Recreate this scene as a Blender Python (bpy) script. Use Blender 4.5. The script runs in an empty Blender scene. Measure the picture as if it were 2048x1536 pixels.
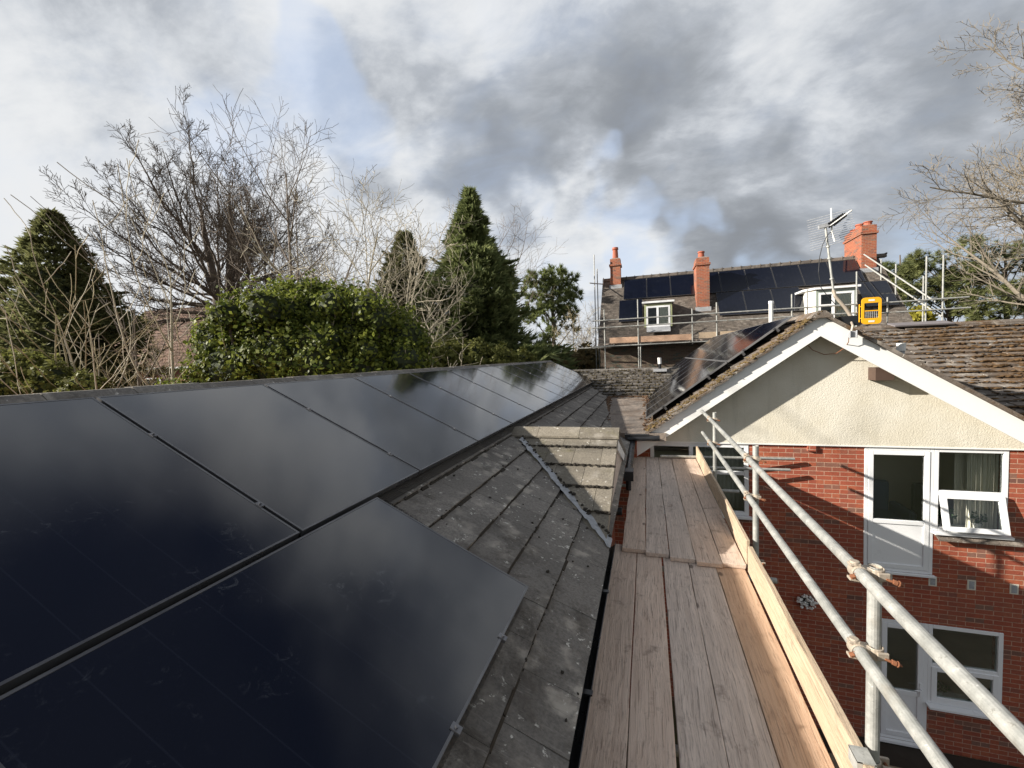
import bpy, math, random
from mathutils import Vector, Matrix
C = bpy.context.scene.collection
SC = bpy.context.scene
random.seed(7)
PI = math.pi
D = 4.75            # height of the lower scaffold deck above the ground
H = D + 1.9         # camera height
V = Vector

# ------------------------------------------------------------------ camera
F = 850.0
yaw, pitch, roll = (math.radians(a) for a in (-17.67587537, -3.30488719, -2.13970352))
fw = V((math.sin(yaw)*math.cos(pitch), math.cos(yaw)*math.cos(pitch), math.sin(pitch)))
rt = V((math.cos(yaw), -math.sin(yaw), 0)); upv = rt.cross(fw)
R2 = rt*math.cos(roll)+upv*math.sin(roll); U2 = -rt*math.sin(roll)+upv*math.cos(roll)
cam = bpy.data.cameras.new('camera'); co = bpy.data.objects.new('camera', cam); C.objects.link(co)
co.matrix_world = Matrix(((R2.x, U2.x, -fw.x, 0), (R2.y, U2.y, -fw.y, 0), (R2.z, U2.z, -fw.z, H), (0, 0, 0, 1)))
cam.sensor_width = 36; cam.lens = 36*F/2048; cam.clip_start = .05; cam.clip_end = 3000
SC.camera = co

def ray(x, y): return R2*((x-1024)/F)+U2*((768-y)/F)+fw
def at(x, y, Y=None, z=None, zc=None):      # a place in the world: on the plane Y=.., the height z=.. above the deck, or zc metres ahead
    d = ray(x, y)
    if Y is not None: s = Y/d.y
    elif z is not None: s = (z-1.9)/d.z
    else: s = zc
    p = d*s; return V((p.x, p.y, p.z+H))

# ------------------------------------------------------------------ objects
def tag(o, label=None, cat=None, group=None, kind=None):
    if label: o['label'] = label
    if cat: o['category'] = cat
    if group: o['group'] = group
    if kind: o['kind'] = kind
    return o
def thing(name, label, cat, loc=(0, 0, 0), group=None):
    o = bpy.data.objects.new(name, None); C.objects.link(o); o.location = loc; o.empty_display_size = .2
    return tag(o, label, cat, group)
def root_loc(o):
    l = V((0, 0, 0))
    while o: l += o.location; o = o.parent
    return l
class MB:
    def __init__(s): s.v = []; s.f = []; s.uv = None
    def quad(s, a, b, c, d):
        n = len(s.v); s.v += [V(a), V(b), V(c), V(d)]; s.f.append((n, n+1, n+2, n+3))
    def tri(s, a, b, c):
        n = len(s.v); s.v += [a, b, c]; s.f.append((n, n+1, n+2))
    def hexa(s, p):           # 8 corners: bottom loop 0-3, top loop 4-7
        n = len(s.v); s.v += [V(q) for q in p]
        for f in ((3, 2, 1, 0), (4, 5, 6, 7), (0, 1, 5, 4), (1, 2, 6, 5), (2, 3, 7, 6), (3, 0, 4, 7)): s.f.append(tuple(n+i for i in f))
    def box(s, x0, x1, y0, y1, z0, z1):
        s.hexa([(x0, y0, z0), (x1, y0, z0), (x1, y1, z0), (x0, y1, z0), (x0, y0, z1), (x1, y0, z1), (x1, y1, z1), (x0, y1, z1)])
    def bar(s, a, b, w, h, up=(0, 0, 1)):
        a = V(a); b = V(b); d = (b-a).normalized(); x = d.cross(V(up)).normalized()*w/2; u = x.cross(d).normalized()*h/2
        s.hexa([a-x-u, a+x-u, b+x-u, b-x-u, a-x+u, a+x+u, b+x+u, b-x+u])
    def prism(s, poly, ext):  # planar polygon swept along ext
        n = len(s.v); k = len(poly); e = V(ext)
        s.v += [V(p) for p in poly]+[V(p)+e for p in poly]
        s.f.append(tuple(range(n+k-1, n-1, -1))); s.f.append(tuple(range(n+k, n+2*k)))
        for i in range(k): j = (i+1) % k; s.f.append((n+i, n+j, n+k+j, n+k+i))
    def tube(s, pts, rad, n=8, cap=True):
        pts = [V(p) for p in pts]; m = len(pts)
        if not isinstance(rad, (list, tuple)): rad = [rad]*m
        b = len(s.v); d = (pts[1]-pts[0]).normalized()
        x = d.orthogonal().normalized()
        for i, p in enumerate(pts):
            if 0 < i < m-1: d2 = (pts[i+1]-pts[i-1]).normalized()
            elif i == m-1: d2 = (pts[i]-pts[i-1]).normalized()
            else: d2 = d
            x = (x-d2*x.dot(d2)); x = x.normalized() if x.length > 1e-6 else d2.orthogonal().normalized()
            y = d2.cross(x)
            for k in range(n):
                a = 2*PI*k/n; s.v.append(p+(x*math.cos(a)+y*math.sin(a))*rad[i])
        for i in range(m-1):
            for k in range(n):
                k2 = (k+1) % n; s.f.append((b+i*n+k, b+i*n+k2, b+(i+1)*n+k2, b+(i+1)*n+k))
        if cap:
            s.f.append(tuple(b+k for k in range(n-1, -1, -1))); s.f.append(tuple(b+(m-1)*n+k for k in range(n)))
    def blob(s, c, rx, ry, rz, rough=.3, rng=random, n=6, m=4):
        b = len(s.v); c = V(c)
        s.v.append(c+V((0, 0, -rz)))
        for i in range(1, m):
            t = PI*i/m
            for k in range(n):
                a = 2*PI*(k+.5*(i % 2))/n; q = 1+rng.uniform(-rough, rough)
                s.v.append(c+V((rx*math.sin(t)*math.cos(a)*q, ry*math.sin(t)*math.sin(a)*q, -rz*math.cos(t)*q)))
        s.v.append(c+V((0, 0, rz))); e = len(s.v)-1
        for k in range(n):
            k2 = (k+1) % n; s.f.append((b, b+1+k2, b+1+k)); s.f.append((e, e-n+k, e-n+k2))
            for i in range(m-2): s.f.append((b+1+i*n+k, b+1+i*n+k2, b+1+(i+1)*n+k2, b+1+(i+1)*n+k))
    def build(s, name, mat, parent=None, smooth=False, bevel=0, loc=None, uv=True, world=True):
        me = bpy.data.meshes.new(name)
        off = root_loc(parent) if (parent and world) else (V(loc) if loc is not None else V((0, 0, 0)))
        me.from_pydata([tuple(p-off) for p in s.v], [], s.f); me.update()
        if uv and s.f:
            L = me.uv_layers.new(name='UVMap'); dat = L.data
            for p in me.polygons:
                nx, ny, nz = (abs(q) for q in p.normal)
                for li in p.loop_indices:
                    q = s.v[me.loops[li].vertex_index]
                    dat[li].uv = (q.y, q.z) if nx > ny and nx > nz else ((q.x, q.z) if ny >= nz else (q.x, q.y))
        if smooth:
            for p in me.polygons: p.use_smooth = True
        o = bpy.data.objects.new(name, me); C.objects.link(o)
        if mat: me.materials.append(mat)
        if parent: o.parent = parent
        elif loc is not None: o.location = loc
        if bevel:
            b = o.modifiers.new('b', 'BEVEL'); b.width = bevel; b.segments = 2; b.limit_method = 'ANGLE'
        return o
def copy_tree(o, parent=None):
    c = o.copy(); C.objects.link(c)
    if parent: c.parent = parent
    for ch in list(o.children): copy_tree(ch, c)
    return c

# ------------------------------------------------------------------ materials
class NT:
    def __init__(s, tree): s.t = tree; s.n = tree.nodes; s.l = tree.links
    def new(s, typ, **kw):
        o = s.n.new(typ)
        for k, v in kw.items(): setattr(o, k, v)
        return o
    def put(s, sock, v):
        if hasattr(v, 'is_linked') or isinstance(v, bpy.types.NodeSocket): s.l.new(v, sock)
        elif v is not None:
            try: sock.default_value = v
            except Exception: sock.default_value = (*v, 1)
    def math(s, op, a, b=None, c=None, clamp=False):
        o = s.new('ShaderNodeMath', operation=op, use_clamp=clamp); s.put(o.inputs[0], a)
        if b is not None: s.put(o.inputs[1], b)
        if c is not None: s.put(o.inputs[2], c)
        return o.outputs[0]
    def vmath(s, op, a, b=None):
        o = s.new('ShaderNodeVectorMath', operation=op); s.put(o.inputs[0], a)
        if b is not None: s.put(o.inputs[1], b)
        return o.outputs['Value'] if op in ('DOT_PRODUCT', 'LENGTH', 'DISTANCE') else o.outputs[0]
    def mix(s, f, a, b, blend='MIX'):
        o = s.new('ShaderNodeMix', data_type='RGBA', blend_type=blend); s.put(o.inputs[0], f); s.put(o.inputs[6], a); s.put(o.inputs[7], b); return o.outputs[2]
    def coord(s, kind='Object'): return s.new('ShaderNodeTexCoord').outputs[kind]
    def mapping(s, v, scale=(1, 1, 1), loc=(0, 0, 0), rot=(0, 0, 0)):
        o = s.new('ShaderNodeMapping'); s.put(o.inputs['Vector'], v); o.inputs['Scale'].default_value = scale; s.put(o.inputs['Location'], loc); o.inputs['Rotation'].default_value = rot; return o.outputs[0]
    def noise(s, v, scale, detail=4, rough=.55, dist=0, out='Fac'):
        o = s.new('ShaderNodeTexNoise'); s.put(o.inputs['Vector'], v); o.inputs['Scale'].default_value = scale; o.inputs['Detail'].default_value = detail
        o.inputs['Roughness'].default_value = rough; o.inputs['Distortion'].default_value = dist; return o.outputs[out]
    def voro(s, v, scale, feature='F1', rnd=1):
        o = s.new('ShaderNodeTexVoronoi', feature=feature); s.put(o.inputs['Vector'], v); o.inputs['Scale'].default_value = scale; o.inputs['Randomness'].default_value = rnd; return o
    def ramp(s, f, lo, hi, a=0., b=1.):
        o = s.new('ShaderNodeMapRange'); o.interpolation_type = 'SMOOTHSTEP'; s.put(o.inputs[0], f); o.inputs[1].default_value = lo; o.inputs[2].default_value = hi; o.inputs[3].default_value = a; o.inputs[4].default_value = b; return o.outputs[0]
    def bump(s, h, strength=.3, dist=.01):
        o = s.new('ShaderNodeBump'); s.put(o.inputs['Height'], h); o.inputs['Strength'].default_value = strength; o.inputs['Distance'].default_value = dist; return o.outputs[0]
    def island(s): return s.new('ShaderNodeNewGeometry').outputs['Random Per Island']
    def orand(s): return s.new('ShaderNodeObjectInfo').outputs['Random']
def material(name, fn):
    m = bpy.data.materials.new(name); m.use_nodes = True; t = NT(m.node_tree)
    b = t.n['Principled BSDF']; fn(t, b); return m
def flat(name, col, rough=.6, metal=0., var=.12, scale=9, bump=.0):
    def fn(t, b):
        c = t.coord(); n = t.noise(c, scale, 6, .65)
        t.put(b.inputs['Base Color'], t.mix(n, tuple(x*(1-var) for x in col)+(1,), tuple(min(1, x*(1+var)) for x in col)+(1,)))
        t.put(b.inputs['Roughness'], t.ramp(t.noise(c, scale*.6, 4), .3, .7, max(.03, rough-.1), min(1, rough+.1))); b.inputs['Metallic'].default_value = metal
        if bump: t.put(b.inputs['Normal'], t.bump(t.noise(c, scale*6, 5), bump, .004))
    return material(name, fn)

def brick_fn(c1, c2, mortar, sat=1., weather=.5):
    """stretcher bond with a random tone for every single brick"""
    def fn(t, b):
        uv = t.coord('UV'); sp = t.new('ShaderNodeSeparateXYZ'); t.put(sp.inputs[0], uv)
        br = t.new('ShaderNodeTexBrick'); t.put(br.inputs['Vector'], uv)
        br.inputs['Scale'].default_value = 1; br.inputs['Brick Width'].default_value = .225; br.inputs['Row Height'].default_value = .075
        br.inputs['Mortar Size'].default_value = .0055; br.inputs['Mortar Smooth'].default_value = .3
        row = t.math('FLOOR', t.math('DIVIDE', sp.outputs[1], .075)); sh = t.math('MULTIPLY', t.math('FLOORED_MODULO', row, 2.), .5)
        colm = t.math('FLOOR', t.math('ADD', t.math('DIVIDE', sp.outputs[0], .225), sh)); cb = t.new('ShaderNodeCombineXYZ'); t.put(cb.inputs[0], colm); t.put(cb.inputs[1], row)
        wn = t.new('ShaderNodeTexWhiteNoise', noise_dimensions='2D'); t.put(wn.inputs['Vector'], cb.outputs[0]); r = wn.outputs['Value']
        rp = t.new('ShaderNodeValToRGB'); t.put(rp.inputs[0], r); e = rp.color_ramp.elements
        e[0].position = 0; e[0].color = (*c1, 1); e[1].position = 1; e[1].color = (c2[0]*.62, c2[1]*.95, c2[2]*1.1, 1)
        for p, c in ((.4, (c1[0]*.86, c1[1]*.8, c1[2]*.85, 1)), (.7, (c1[0]*1.12, c1[1]*1.25, c1[2]*1.15, 1)), (.87, (*c2, 1)), (.95, (c2[0]*.9, c2[1]*1.55, c2[2]*1.7, 1))): k = e.new(p); k.color = c
        o = t.coord(); n1 = t.noise(o, 1.1, 5, .6); n2 = t.noise(o, 26, 6, .75)
        col = t.mix(br.outputs['Fac'], t.mix(t.ramp(n2, .35, .8, 0, .55), rp.outputs[0], (c1[0]*.45, c1[1]*.5, c1[2]*.6, 1)), t.mix(t.ramp(n2, .4, .7), (*mortar, 1), tuple(x*.6 for x in mortar)+(1,)))
        col = t.mix(t.ramp(n1, .48, .75, 0, weather*.5), col, (.13, .095, .075, 1))
        t.put(b.inputs['Base Color'], col); b.inputs['Roughness'].default_value = .85
        h = t.math('SUBTRACT', t.math('MULTIPLY', n2, .5), br.outputs['Fac']); t.put(b.inputs['Normal'], t.bump(h, .6, .006))
    return fn
M = {}
M['brick'] = material('red_brick', brick_fn((.36, .088, .044), (.25, .078, .05), (.50, .31, .22)))
M['brick_far'] = material('brown_brick', brick_fn((.17, .12, .085), (.10, .075, .055), (.22, .19, .15)))
M['brick_chimney'] = material('orange_brick', brick_fn((.36, .10, .045), (.22, .07, .045), (.36, .26, .19), weather=1.3))
M['brick_bg'] = material('garden_house_brick', brick_fn((.40, .12, .075), (.33, .11, .075), (.35, .22, .17)))

def tile_fn(base, var, lichen=.5, moss=.4, mosscol=(.05, .045, .02), spots=.6, mscale=1.6, mlo=.52):
    def fn(t, b):
        g = t.new('ShaderNodeNewGeometry').outputs['Position']; isl = t.island()
        n = t.noise(g, 7, 8, .7, .4); big = t.noise(g, .7, 4, .5); fine = t.noise(g, 60, 5, .75)
        col = t.mix(isl, tuple(x*(1-var) for x in base)+(1,), tuple(x*(1+var) for x in base)+(1,))
        col = t.mix(t.ramp(fine, .38, .66, 0, .7), col, tuple(x*.45 for x in base)+(1,))
        # pale lichen blotches with ragged edges
        w = t.vmath('ADD', g, t.vmath('MULTIPLY', t.noise(g, 9, 5, .7, out='Color'), (.22, .22, .22)))
        vo = t.voro(w, 5.5); lf = t.math('MULTIPLY', t.ramp(vo.outputs['Distance'], .52, .22, 0, 1), t.ramp(t.noise(g, 2.2, 4, .6), .45, .62))
        col = t.mix(t.math('MULTIPLY', lf, lichen), col, (.36, .33, .285, 1))
        vs = t.voro(w, 17); sp = t.math('MULTIPLY', t.ramp(vs.outputs['Distance'], .24, .15, 0, 1), t.ramp(t.noise(g, 4.5, 4, .65), .46, .58))
        col = t.mix(t.math('MULTIPLY', sp, spots), col, (.62, .6, .54, 1))
        mm = t.math('MULTIPLY', t.ramp(t.noise(g, mscale, 6, .7, .5), mlo, mlo+.14), t.ramp(n, .3, .55))
        col = t.mix(t.math('MULTIPLY', mm, moss), col, (*mosscol, 1))
        st = t.noise(t.mapping(g, (3., 26, 3.)), 1.6, 5, .7, .4); col = t.mix(t.ramp(st, .56, .72, 0, .5), col, tuple(x*1.5 for x in base)+(1,)); col = t.mix(t.ramp(st, .42, .3, 0, .45), col, tuple(x*.5 for x in base)+(1,))
        t.put(b.inputs['Base Color'], col); b.inputs['Roughness'].default_value = .92
        h = t.math('ADD', t.math('MULTIPLY', fine, .5), t.math('ADD', n, t.math('MULTIPLY', mm, 1.2)))
        t.put(b.inputs['Normal'], t.bump(h, .5, .012))
    return fn
M['tile'] = material('grey_concrete_tile', tile_fn((.205, .188, .168), .25, 1., .6, (.045, .036, .027), 1.))
M['tile_gablet'] = material('mossy_buff_tile', tile_fn((.215, .19, .15), .2, .5, .5, (.12, .11, .03), .9))
M['tile_old'] = material('old_mossy_tile', tile_fn((.14, .125, .11), .3, .5, .75, (.05, .045, .022), .8, 2.2))
M['tile_right'] = material('brown_moss_tile', tile_fn((.165, .138, .115), .35, .7, .95, (.095, .05, .016), 1., .5, .46))
M['tile_far'] = material('weathered_plain_tile', tile_fn((.125, .105, .088), .4, .3, .3, (.06, .05, .03), .2))
M['tile_brown'] = material('brown_garden_roof_tile', tile_fn((.16, .09, .06), .25, .2, .3, (.06, .05, .03), .2))
M['moss'] = flat('dark_moss', (.055, .042, .02), .95, 0, .5, 30)
M['moss_rust'] = flat('rusty_brown_moss', (.095, .052, .018), .95, 0, .6, 10)
M['dirt'] = flat('edge_dirt_and_shade', (.026, .021, .015), .95, 0, .5, 30)
M['moss_gold'] = flat('golden_moss', (.12, .08, .028), .95, 0, .5, 14)
M['litter'] = flat('leaf_litter', (.11, .06, .03), .95, 0, .5, 25)

def wood_fn(c1, c2, dirt=.6, along=1):
    def fn(t, b):
        o = t.coord(); off = t.math('MULTIPLY', t.orand(), 37.)
        comb = t.new('ShaderNodeCombineXYZ'); t.put(comb.inputs[0], off); t.put(comb.inputs[1], off); t.put(comb.inputs[2], off)
        o = t.vmath('ADD', o, comb.outputs[0])
        sc = (1, .05, 1) if along == 1 else (.05, 1, 1)
        gcoord = t.mapping(o, sc)
        warp = t.vmath('ADD', gcoord, t.vmath('MULTIPLY', t.noise(o, 1.1, 3, out='Color'), (.06, .06, .06)))
        g1 = t.noise(warp, 34, 6, .65, .6); g2 = t.noise(warp, 120, 4, .7); big = t.noise(o, 1.2, 5, .6); mid = t.noise(o, 6, 6, .7)
        col = t.mix(t.ramp(g1, .3, .7), c1+(1,), c2+(1,))
        col = t.mix(t.ramp(g2, .50, .68, 0, .7), col, tuple(x*.38 for x in c1)+(1,)); g3 = t.noise(t.mapping(warp, (1, .5, 1)), 62, 3, .6); col = t.mix(t.ramp(g3, .64, .70, 0, .55), col, (.12, .08, .065, 1))
        col = t.mix(t.ramp(big, .4, .7, 0, .45), col, tuple(x*.72 for x in c2)+(1,))
        col = t.mix(t.ramp(mid, .55, .72, 0, dirt*.6), col, (.13, .09, .07, 1))
        kn = t.voro(t.mapping(o, (1, .45, 1) if along == 1 else (.45, 1, 1)), 4.2); k = t.ramp(kn.outputs['Distance'], .1, .05)
        k = t.math('MULTIPLY', k, t.ramp(t.noise(o, 2.1, 2), .5, .55))
        col = t.mix(t.math('MULTIPLY', k, .75), col, (.06, .035, .025, 1))
        sp = t.ramp(t.noise(o, 45, 4, .8), .66, .74); col = t.mix(t.math('MULTIPLY', sp, dirt*.5), col, (.06, .045, .035, 1))
        t.put(b.inputs['Base Color'], col); b.inputs['Roughness'].default_value = .82
        t.put(b.inputs['Normal'], t.bump(t.math('ADD', g1, t.math('MULTIPLY', g2, .9)), .6, .008))
    return fn
M['board'] = material('weathered_board', wood_fn((.53, .405, .325), (.71, .575, .475), .95))
M['board_grey'] = material('grey_board', wood_fn((.48, .40, .345), (.67, .57, .495), .9))
M['board_new'] = material('orange_board', wood_fn((.50, .325, .215), (.62, .44, .31), .55))
M['board_toe'] = material('pale_toe_board', wood_fn((.42, .315, .21), (.53, .415, .295), .6))
M['board_far'] = material('far_toe_board', wood_fn((.52, .31, .2), (.62, .42, .29), .3, 0))
def galv(t, b):
    o = t.coord(); n = t.noise(o, 14, 6, .7); n2 = t.noise(t.mapping(o, (1, 1, 1)), 55, 5, .75)
    off = t.noise(o, 3, 4, .6)
    col = t.mix(t.ramp(n, .35, .7), (.31, .315, .295, 1), (.48, .48, .45, 1)); col = t.mix(t.ramp(n2, .56, .7, 0, .6), col, (.15, .145, .125, 1)); col = t.mix(t.ramp(off, .58, .72, 0, .5), col, (.30, .235, .16, 1)); col = t.mix(t.ramp(t.noise(o, 28, 3, .8), .66, .72, 0, .6), col, (.72, .71, .68, 1))
    t.put(b.inputs['Base Color'], col); b.inputs['Metallic'].default_value = .35; t.put(b.inputs['Roughness'], t.ramp(n2, .3, .7, .45, .7)); t.put(b.inputs['Normal'], t.bump(n2, .2, .003))
M['galv'] = material('galvanised_tube', galv)
M['coupler'] = flat('coupler_steel', (.42, .36, .29), .6, .3, .35, 40, .3)
M['rust'] = flat('rusty_bolt', (.24, .095, .045), .85, .1, .4, 60, .4)
M['upvc'] = flat('white_upvc', (.80, .81, .82), .35, 0, .03, 4)
M['white_paint'] = flat('white_barge_paint', (.82, .82, .80), .4, 0, .04, 3)
def render_fn(t, b):
    o = t.coord(); n = t.noise(o, 1.1, 5, .6); f = t.noise(o, 75, 4, .6); f2 = t.noise(o, 34, 4, .6)
    col = t.mix(t.ramp(n, .35, .7), (.70, .665, .57, 1), (.62, .575, .465, 1)); col = t.mix(t.ramp(t.noise(o, 2.4, 5, .65), .5, .8, 0, .3), col, (.48, .45, .37, 1))
    stn = t.noise(t.mapping(o, (4, 4, .45)), 1.6, 6, .65); col = t.mix(t.ramp(stn, .52, .75, 0, .4), col, (.44, .42, .34, 1))
    t.put(b.inputs['Base Color'], col); b.inputs['Roughness'].default_value = .9; t.put(b.inputs['Normal'], t.bump(t.math('ADD', f, f2), .6, .009))
M['render'] = material('cream_render', render_fn)
M['black_plastic'] = flat('black_gutter', (.014, .015, .017), .35, 0, .3, 8)
M['black_metal'] = flat('black_aluminium', (.16, .16, .165), .35, .7, .2, 10)
M['lit_black_metal'] = flat('lit_black_aluminium', (.22, .22, .22), .4, .4, .15, 10)  # black frames made paler, so their lit edges are put into the colour
M['silver'] = flat('clamp_steel', (.20, .20, .21), .4, .8, .1, 30)
M['lead'] = flat('lead_flashing', (.34, .35, .365), .7, .1, .65, 22, .6)
M['mortar'] = flat('old_mortar', (.22, .20, .17), .95, 0, .3, 20, .5)
M['terracotta'] = flat('terracotta_pot', (.36, .10, .055), .8, 0, .25, 12)
M['yellow'] = flat('yellow_paint', (.85, .42, .012), .42, 0, .06, 6)
M['dark'] = flat('dark_void', (.02, .019, .018), .8)
M['grey_felt'] = flat('grey_felt', (.17, .155, .16), .8, 0, .15, 6, .3)
M['curtain'] = flat('cream_curtain', (.86, .82, .70), .85, 0, .06, 5)
M['net'] = flat('net_curtain', (.45, .47, .46), .9, 0, .1, 5)
M['roomwall'] = flat('beige_room_wall', (.78, .72, .58), .9, 0, .05, 2)
M['carpet'] = flat('brown_carpet', (.12, .09, .07), .95, 0, .2, 9)
M['blue_fabric'] = flat('blue_chair_fabric', (.16, .23, .33), .9, 0, .12, 6)
M['dark_fabric'] = flat('dark_chair_back', (.04, .055, .055), .8, 0, .12, 6)
M['brownwood'] = flat('brown_furniture', (.075, .045, .032), .6, 0, .2, 6)
M['potwhite'] = flat('white_pot', (.75, .75, .72), .4, 0, .05, 6)
M['soil'] = flat('soil', (.03, .022, .015), .95)
def flatroof(t, b):
    g = t.new('ShaderNodeNewGeometry').outputs['Position']; n = t.noise(t.mapping(g, (2.4, .8, 1)), 4, 7, .7, .5); f = t.noise(g, 40, 5, .75); n3 = t.noise(g, 1.2, 4)
    col = t.mix(t.ramp(n, .35, .68), (.17, .145, .125, 1), (.27, .22, .18, 1)); col = t.mix(t.ramp(n3, .5, .7, 0, .7), col, (.12, .075, .045, 1)); col = t.mix(t.ramp(f, .6, .72, 0, .6), col, (.06, .045, .035, 1))
    t.put(b.inputs['Base Color'], col); b.inputs['Roughness'].default_value = .95; t.put(b.inputs['Normal'], t.bump(f, .5, .02))
M['flatroof'] = material('dusty_flat_roof', flatroof)
def glass_pv(t, b):
    o = t.coord(); n = t.noise(o, 2.2, 6, .65, .8); sm = t.ramp(t.noise(t.mapping(o, (1.0, 2.6, 1)), 3.2, 7, .72, 1.5), .58, .78)
    r = t.orand(); comb = t.new('ShaderNodeCombineXYZ'); t.put(comb.inputs[0], t.math('MULTIPLY', r, 50)); o2 = t.vmath('ADD', o, comb.outputs[0])
    sm = t.math('MULTIPLY', t.ramp(t.noise(t.mapping(o2, (1.3, 1.3, 1)), 2.4, 3, .5), .5, .62), t.ramp(t.noise(o2, 11, 6, .75, 2.2), .54, .72))
    dust = t.ramp(t.noise(o2, 90, 3, .8), .74, .8)
    sep = t.new('ShaderNodeSeparateXYZ'); t.put(sep.inputs[0], o)
    # fine cell bus lines across the module
    fr = t.math('FRACT', t.math('MULTIPLY', sep.outputs[0], 5.5)); ln = t.math('LESS_THAN', t.math('ABSOLUTE', t.math('SUBTRACT', fr, .5)), .012)
    col = t.mix(t.math('MULTIPLY', sm, .65), (.0032, .0045, .010, 1), (.06, .065, .075, 1)); col = t.mix(t.math('MULTIPLY', dust, .35), col, (.2, .2, .2, 1)); col = t.mix(t.math('MULTIPLY', ln, .22), col, (.03, .035, .05, 1))
    t.put(b.inputs['Base Color'], col); b.inputs['IOR'].default_value = 1.78
    t.put(b.inputs['Roughness'], t.math('ADD', t.ramp(n, .3, .7, .065, .10), t.math('MULTIPLY', sm, .15)))
    b.inputs['Coat Weight'].default_value = 0
M['pv'] = material('solar_glass', glass_pv)
def pane(t, b):
    t.n.remove(b); gl = t.new('ShaderNodeBsdfGlossy'); gl.inputs['Roughness'].default_value = .02; gl.inputs['Color'].default_value = (.9, .95, .93, 1)
    tr = t.new('ShaderNodeBsdfTransparent'); tr.inputs['Color'].default_value = (.92, .94, .93, 1); fr = t.new('ShaderNodeFresnel'); fr.inputs['IOR'].default_value = 1.5
    mx = t.new('ShaderNodeMixShader'); t.l.new(fr.outputs[0], mx.inputs[0]); t.l.new(tr.outputs[0], mx.inputs[1]); t.l.new(gl.outputs[0], mx.inputs[2]); t.l.new(mx.outputs[0], t.n['Material Output'].inputs[0])
M['pane'] = material('window_glass', pane)
def meshwire(t, b):
    uv = t.coord('UV'); sep = t.new('ShaderNodeSeparateXYZ'); t.put(sep.inputs[0], uv)
    a = t.math('LESS_THAN', t.math('FRACT', t.math('MULTIPLY', sep.outputs[0], 62)), .3); c = t.math('LESS_THAN', t.math('FRACT', t.math('MULTIPLY', sep.outputs[1], 62)), .3)
    b.inputs['Base Color'].default_value = (.02, .02, .02, 1); b.inputs['Roughness'].default_value = .5; t.put(b.inputs['Alpha'], t.math('MAXIMUM', a, c))
M['wire'] = material('black_bird_mesh', meshwire)
def leafmat(name, a, c, rough=.5, dead=None):
    def fn(t, b):
        r = t.island(); g = t.new('ShaderNodeNewGeometry').outputs['Position']; n = t.noise(g, .8, 4, .6)
        col = t.mix(r, a+(1,), c+(1,)); col = t.mix(t.ramp(n, .4, .7, 0, .45), col, tuple(x*.55 for x in a)+(1,))
        if dead: col = t.mix(t.ramp(t.noise(g, 1.1, 5, .7), .52, .7, 0, .7), col, dead+(1,))
        t.put(b.inputs['Base Color'], col); b.inputs['Roughness'].default_value = rough; b.inputs['Specular IOR Level'].default_value = .2
        tl = t.new('ShaderNodeBsdfTranslucent'); t.put(tl.inputs['Color'], col); mx = t.new('ShaderNodeMixShader'); mx.inputs[0].default_value = .42; t.l.new(b.outputs[0], mx.inputs[1]); t.l.new(tl.outputs[0], mx.inputs[2]); t.l.new(mx.outputs[0], t.n['Material Output'].inputs[0])
    return material(name, fn)
M['ivy'] = leafmat('ivy_leaf', (.055, .085, .016), (.27, .30, .055), .5)
M['ley'] = leafmat('leylandii_spray', (.11, .145, .055), (.31, .34, .14), .6)
M['ley_brown'] = leafmat('left_conifer_spray', (.11, .12, .05), (.26, .27, .115), .65, (.10, .065, .03))
M['ley2'] = leafmat('olive_conifer_spray', (.12, .135, .05), (.26, .27, .11), .6, (.17, .13, .07))
M['pine'] = leafmat('pine_needles', (.11, .14, .05), (.24, .27, .10), .6)
M['pine_right'] = leafmat('right_pine_needles', (.14, .165, .07), (.29, .30, .12), .6)
M['shrub'] = leafmat('olive_shrub_leaf', (.11, .125, .03), (.26, .26, .08), .6)
M['yshrub'] = leafmat('yellow_shrub_leaf', (.28, .25, .03), (.42, .38, .06), .6)
M['plant'] = leafmat('house_plant_leaf', (.03, .09, .02), (.10, .19, .04), .5)
M['tan'] = leafmat('tan_twig_leaf', (.16, .12, .055), (.28, .22, .10), .8)
M['bark'] = flat('dark_bark', (.125, .10, .08), .9, 0, .35, 9, .4)
M['bark_olive'] = flat('olive_bark', (.17, .145, .11), .9, 0, .35, 9, .3)
M['bark_pale'] = flat('pale_bark', (.44, .39, .29), .85, 0, .35, 7, .3)
M['bark_mid'] = flat('grey_brown_bark', (.17, .135, .105), .9, 0, .35, 9, .3)
M['bark_yellow'] = flat('lit_olive_bark', (.36, .30, .18), .9, 0, .35, 9, .3)

# ------------------------------------------------------------------ light
TO_SUN = V((-.80, -.35, .372)).normalized()
sun = bpy.data.lights.new('sun', 'SUN'); so = bpy.data.objects.new('sun', sun); C.objects.link(so)
so.rotation_euler = TO_SUN.to_track_quat('Z', 'Y').to_euler(); sun.energy = 4.4; sun.angle = math.radians(.6); sun.color = (1, .93, .83)
w = bpy.data.worlds.new('World'); SC.world = w; w.use_nodes = True; t = NT(w.node_tree)
bg = t.n['Background']; sky = t.new('ShaderNodeTexSky', sky_type='NISHITA'); sky.sun_disc = False
sky.sun_elevation = math.asin(TO_SUN.z); sky.sun_rotation = math.atan2(TO_SUN.x, TO_SUN.y); sky.air_density = 1.2; sky.dust_density = .6; sky.ozone_density = 1.5
g = t.coord('Generated'); sep = t.new('ShaderNodeSeparateXYZ'); t.put(sep.inputs[0], g)
zz = t.math('ADD', t.math('MAXIMUM', sep.outputs[2], 0.), .46)
pl = t.new('ShaderNodeCombineXYZ'); t.put(pl.inputs[0], t.math('DIVIDE', sep.outputs[0], zz)); t.put(pl.inputs[1], t.math('DIVIDE', sep.outputs[1], zz))
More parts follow.
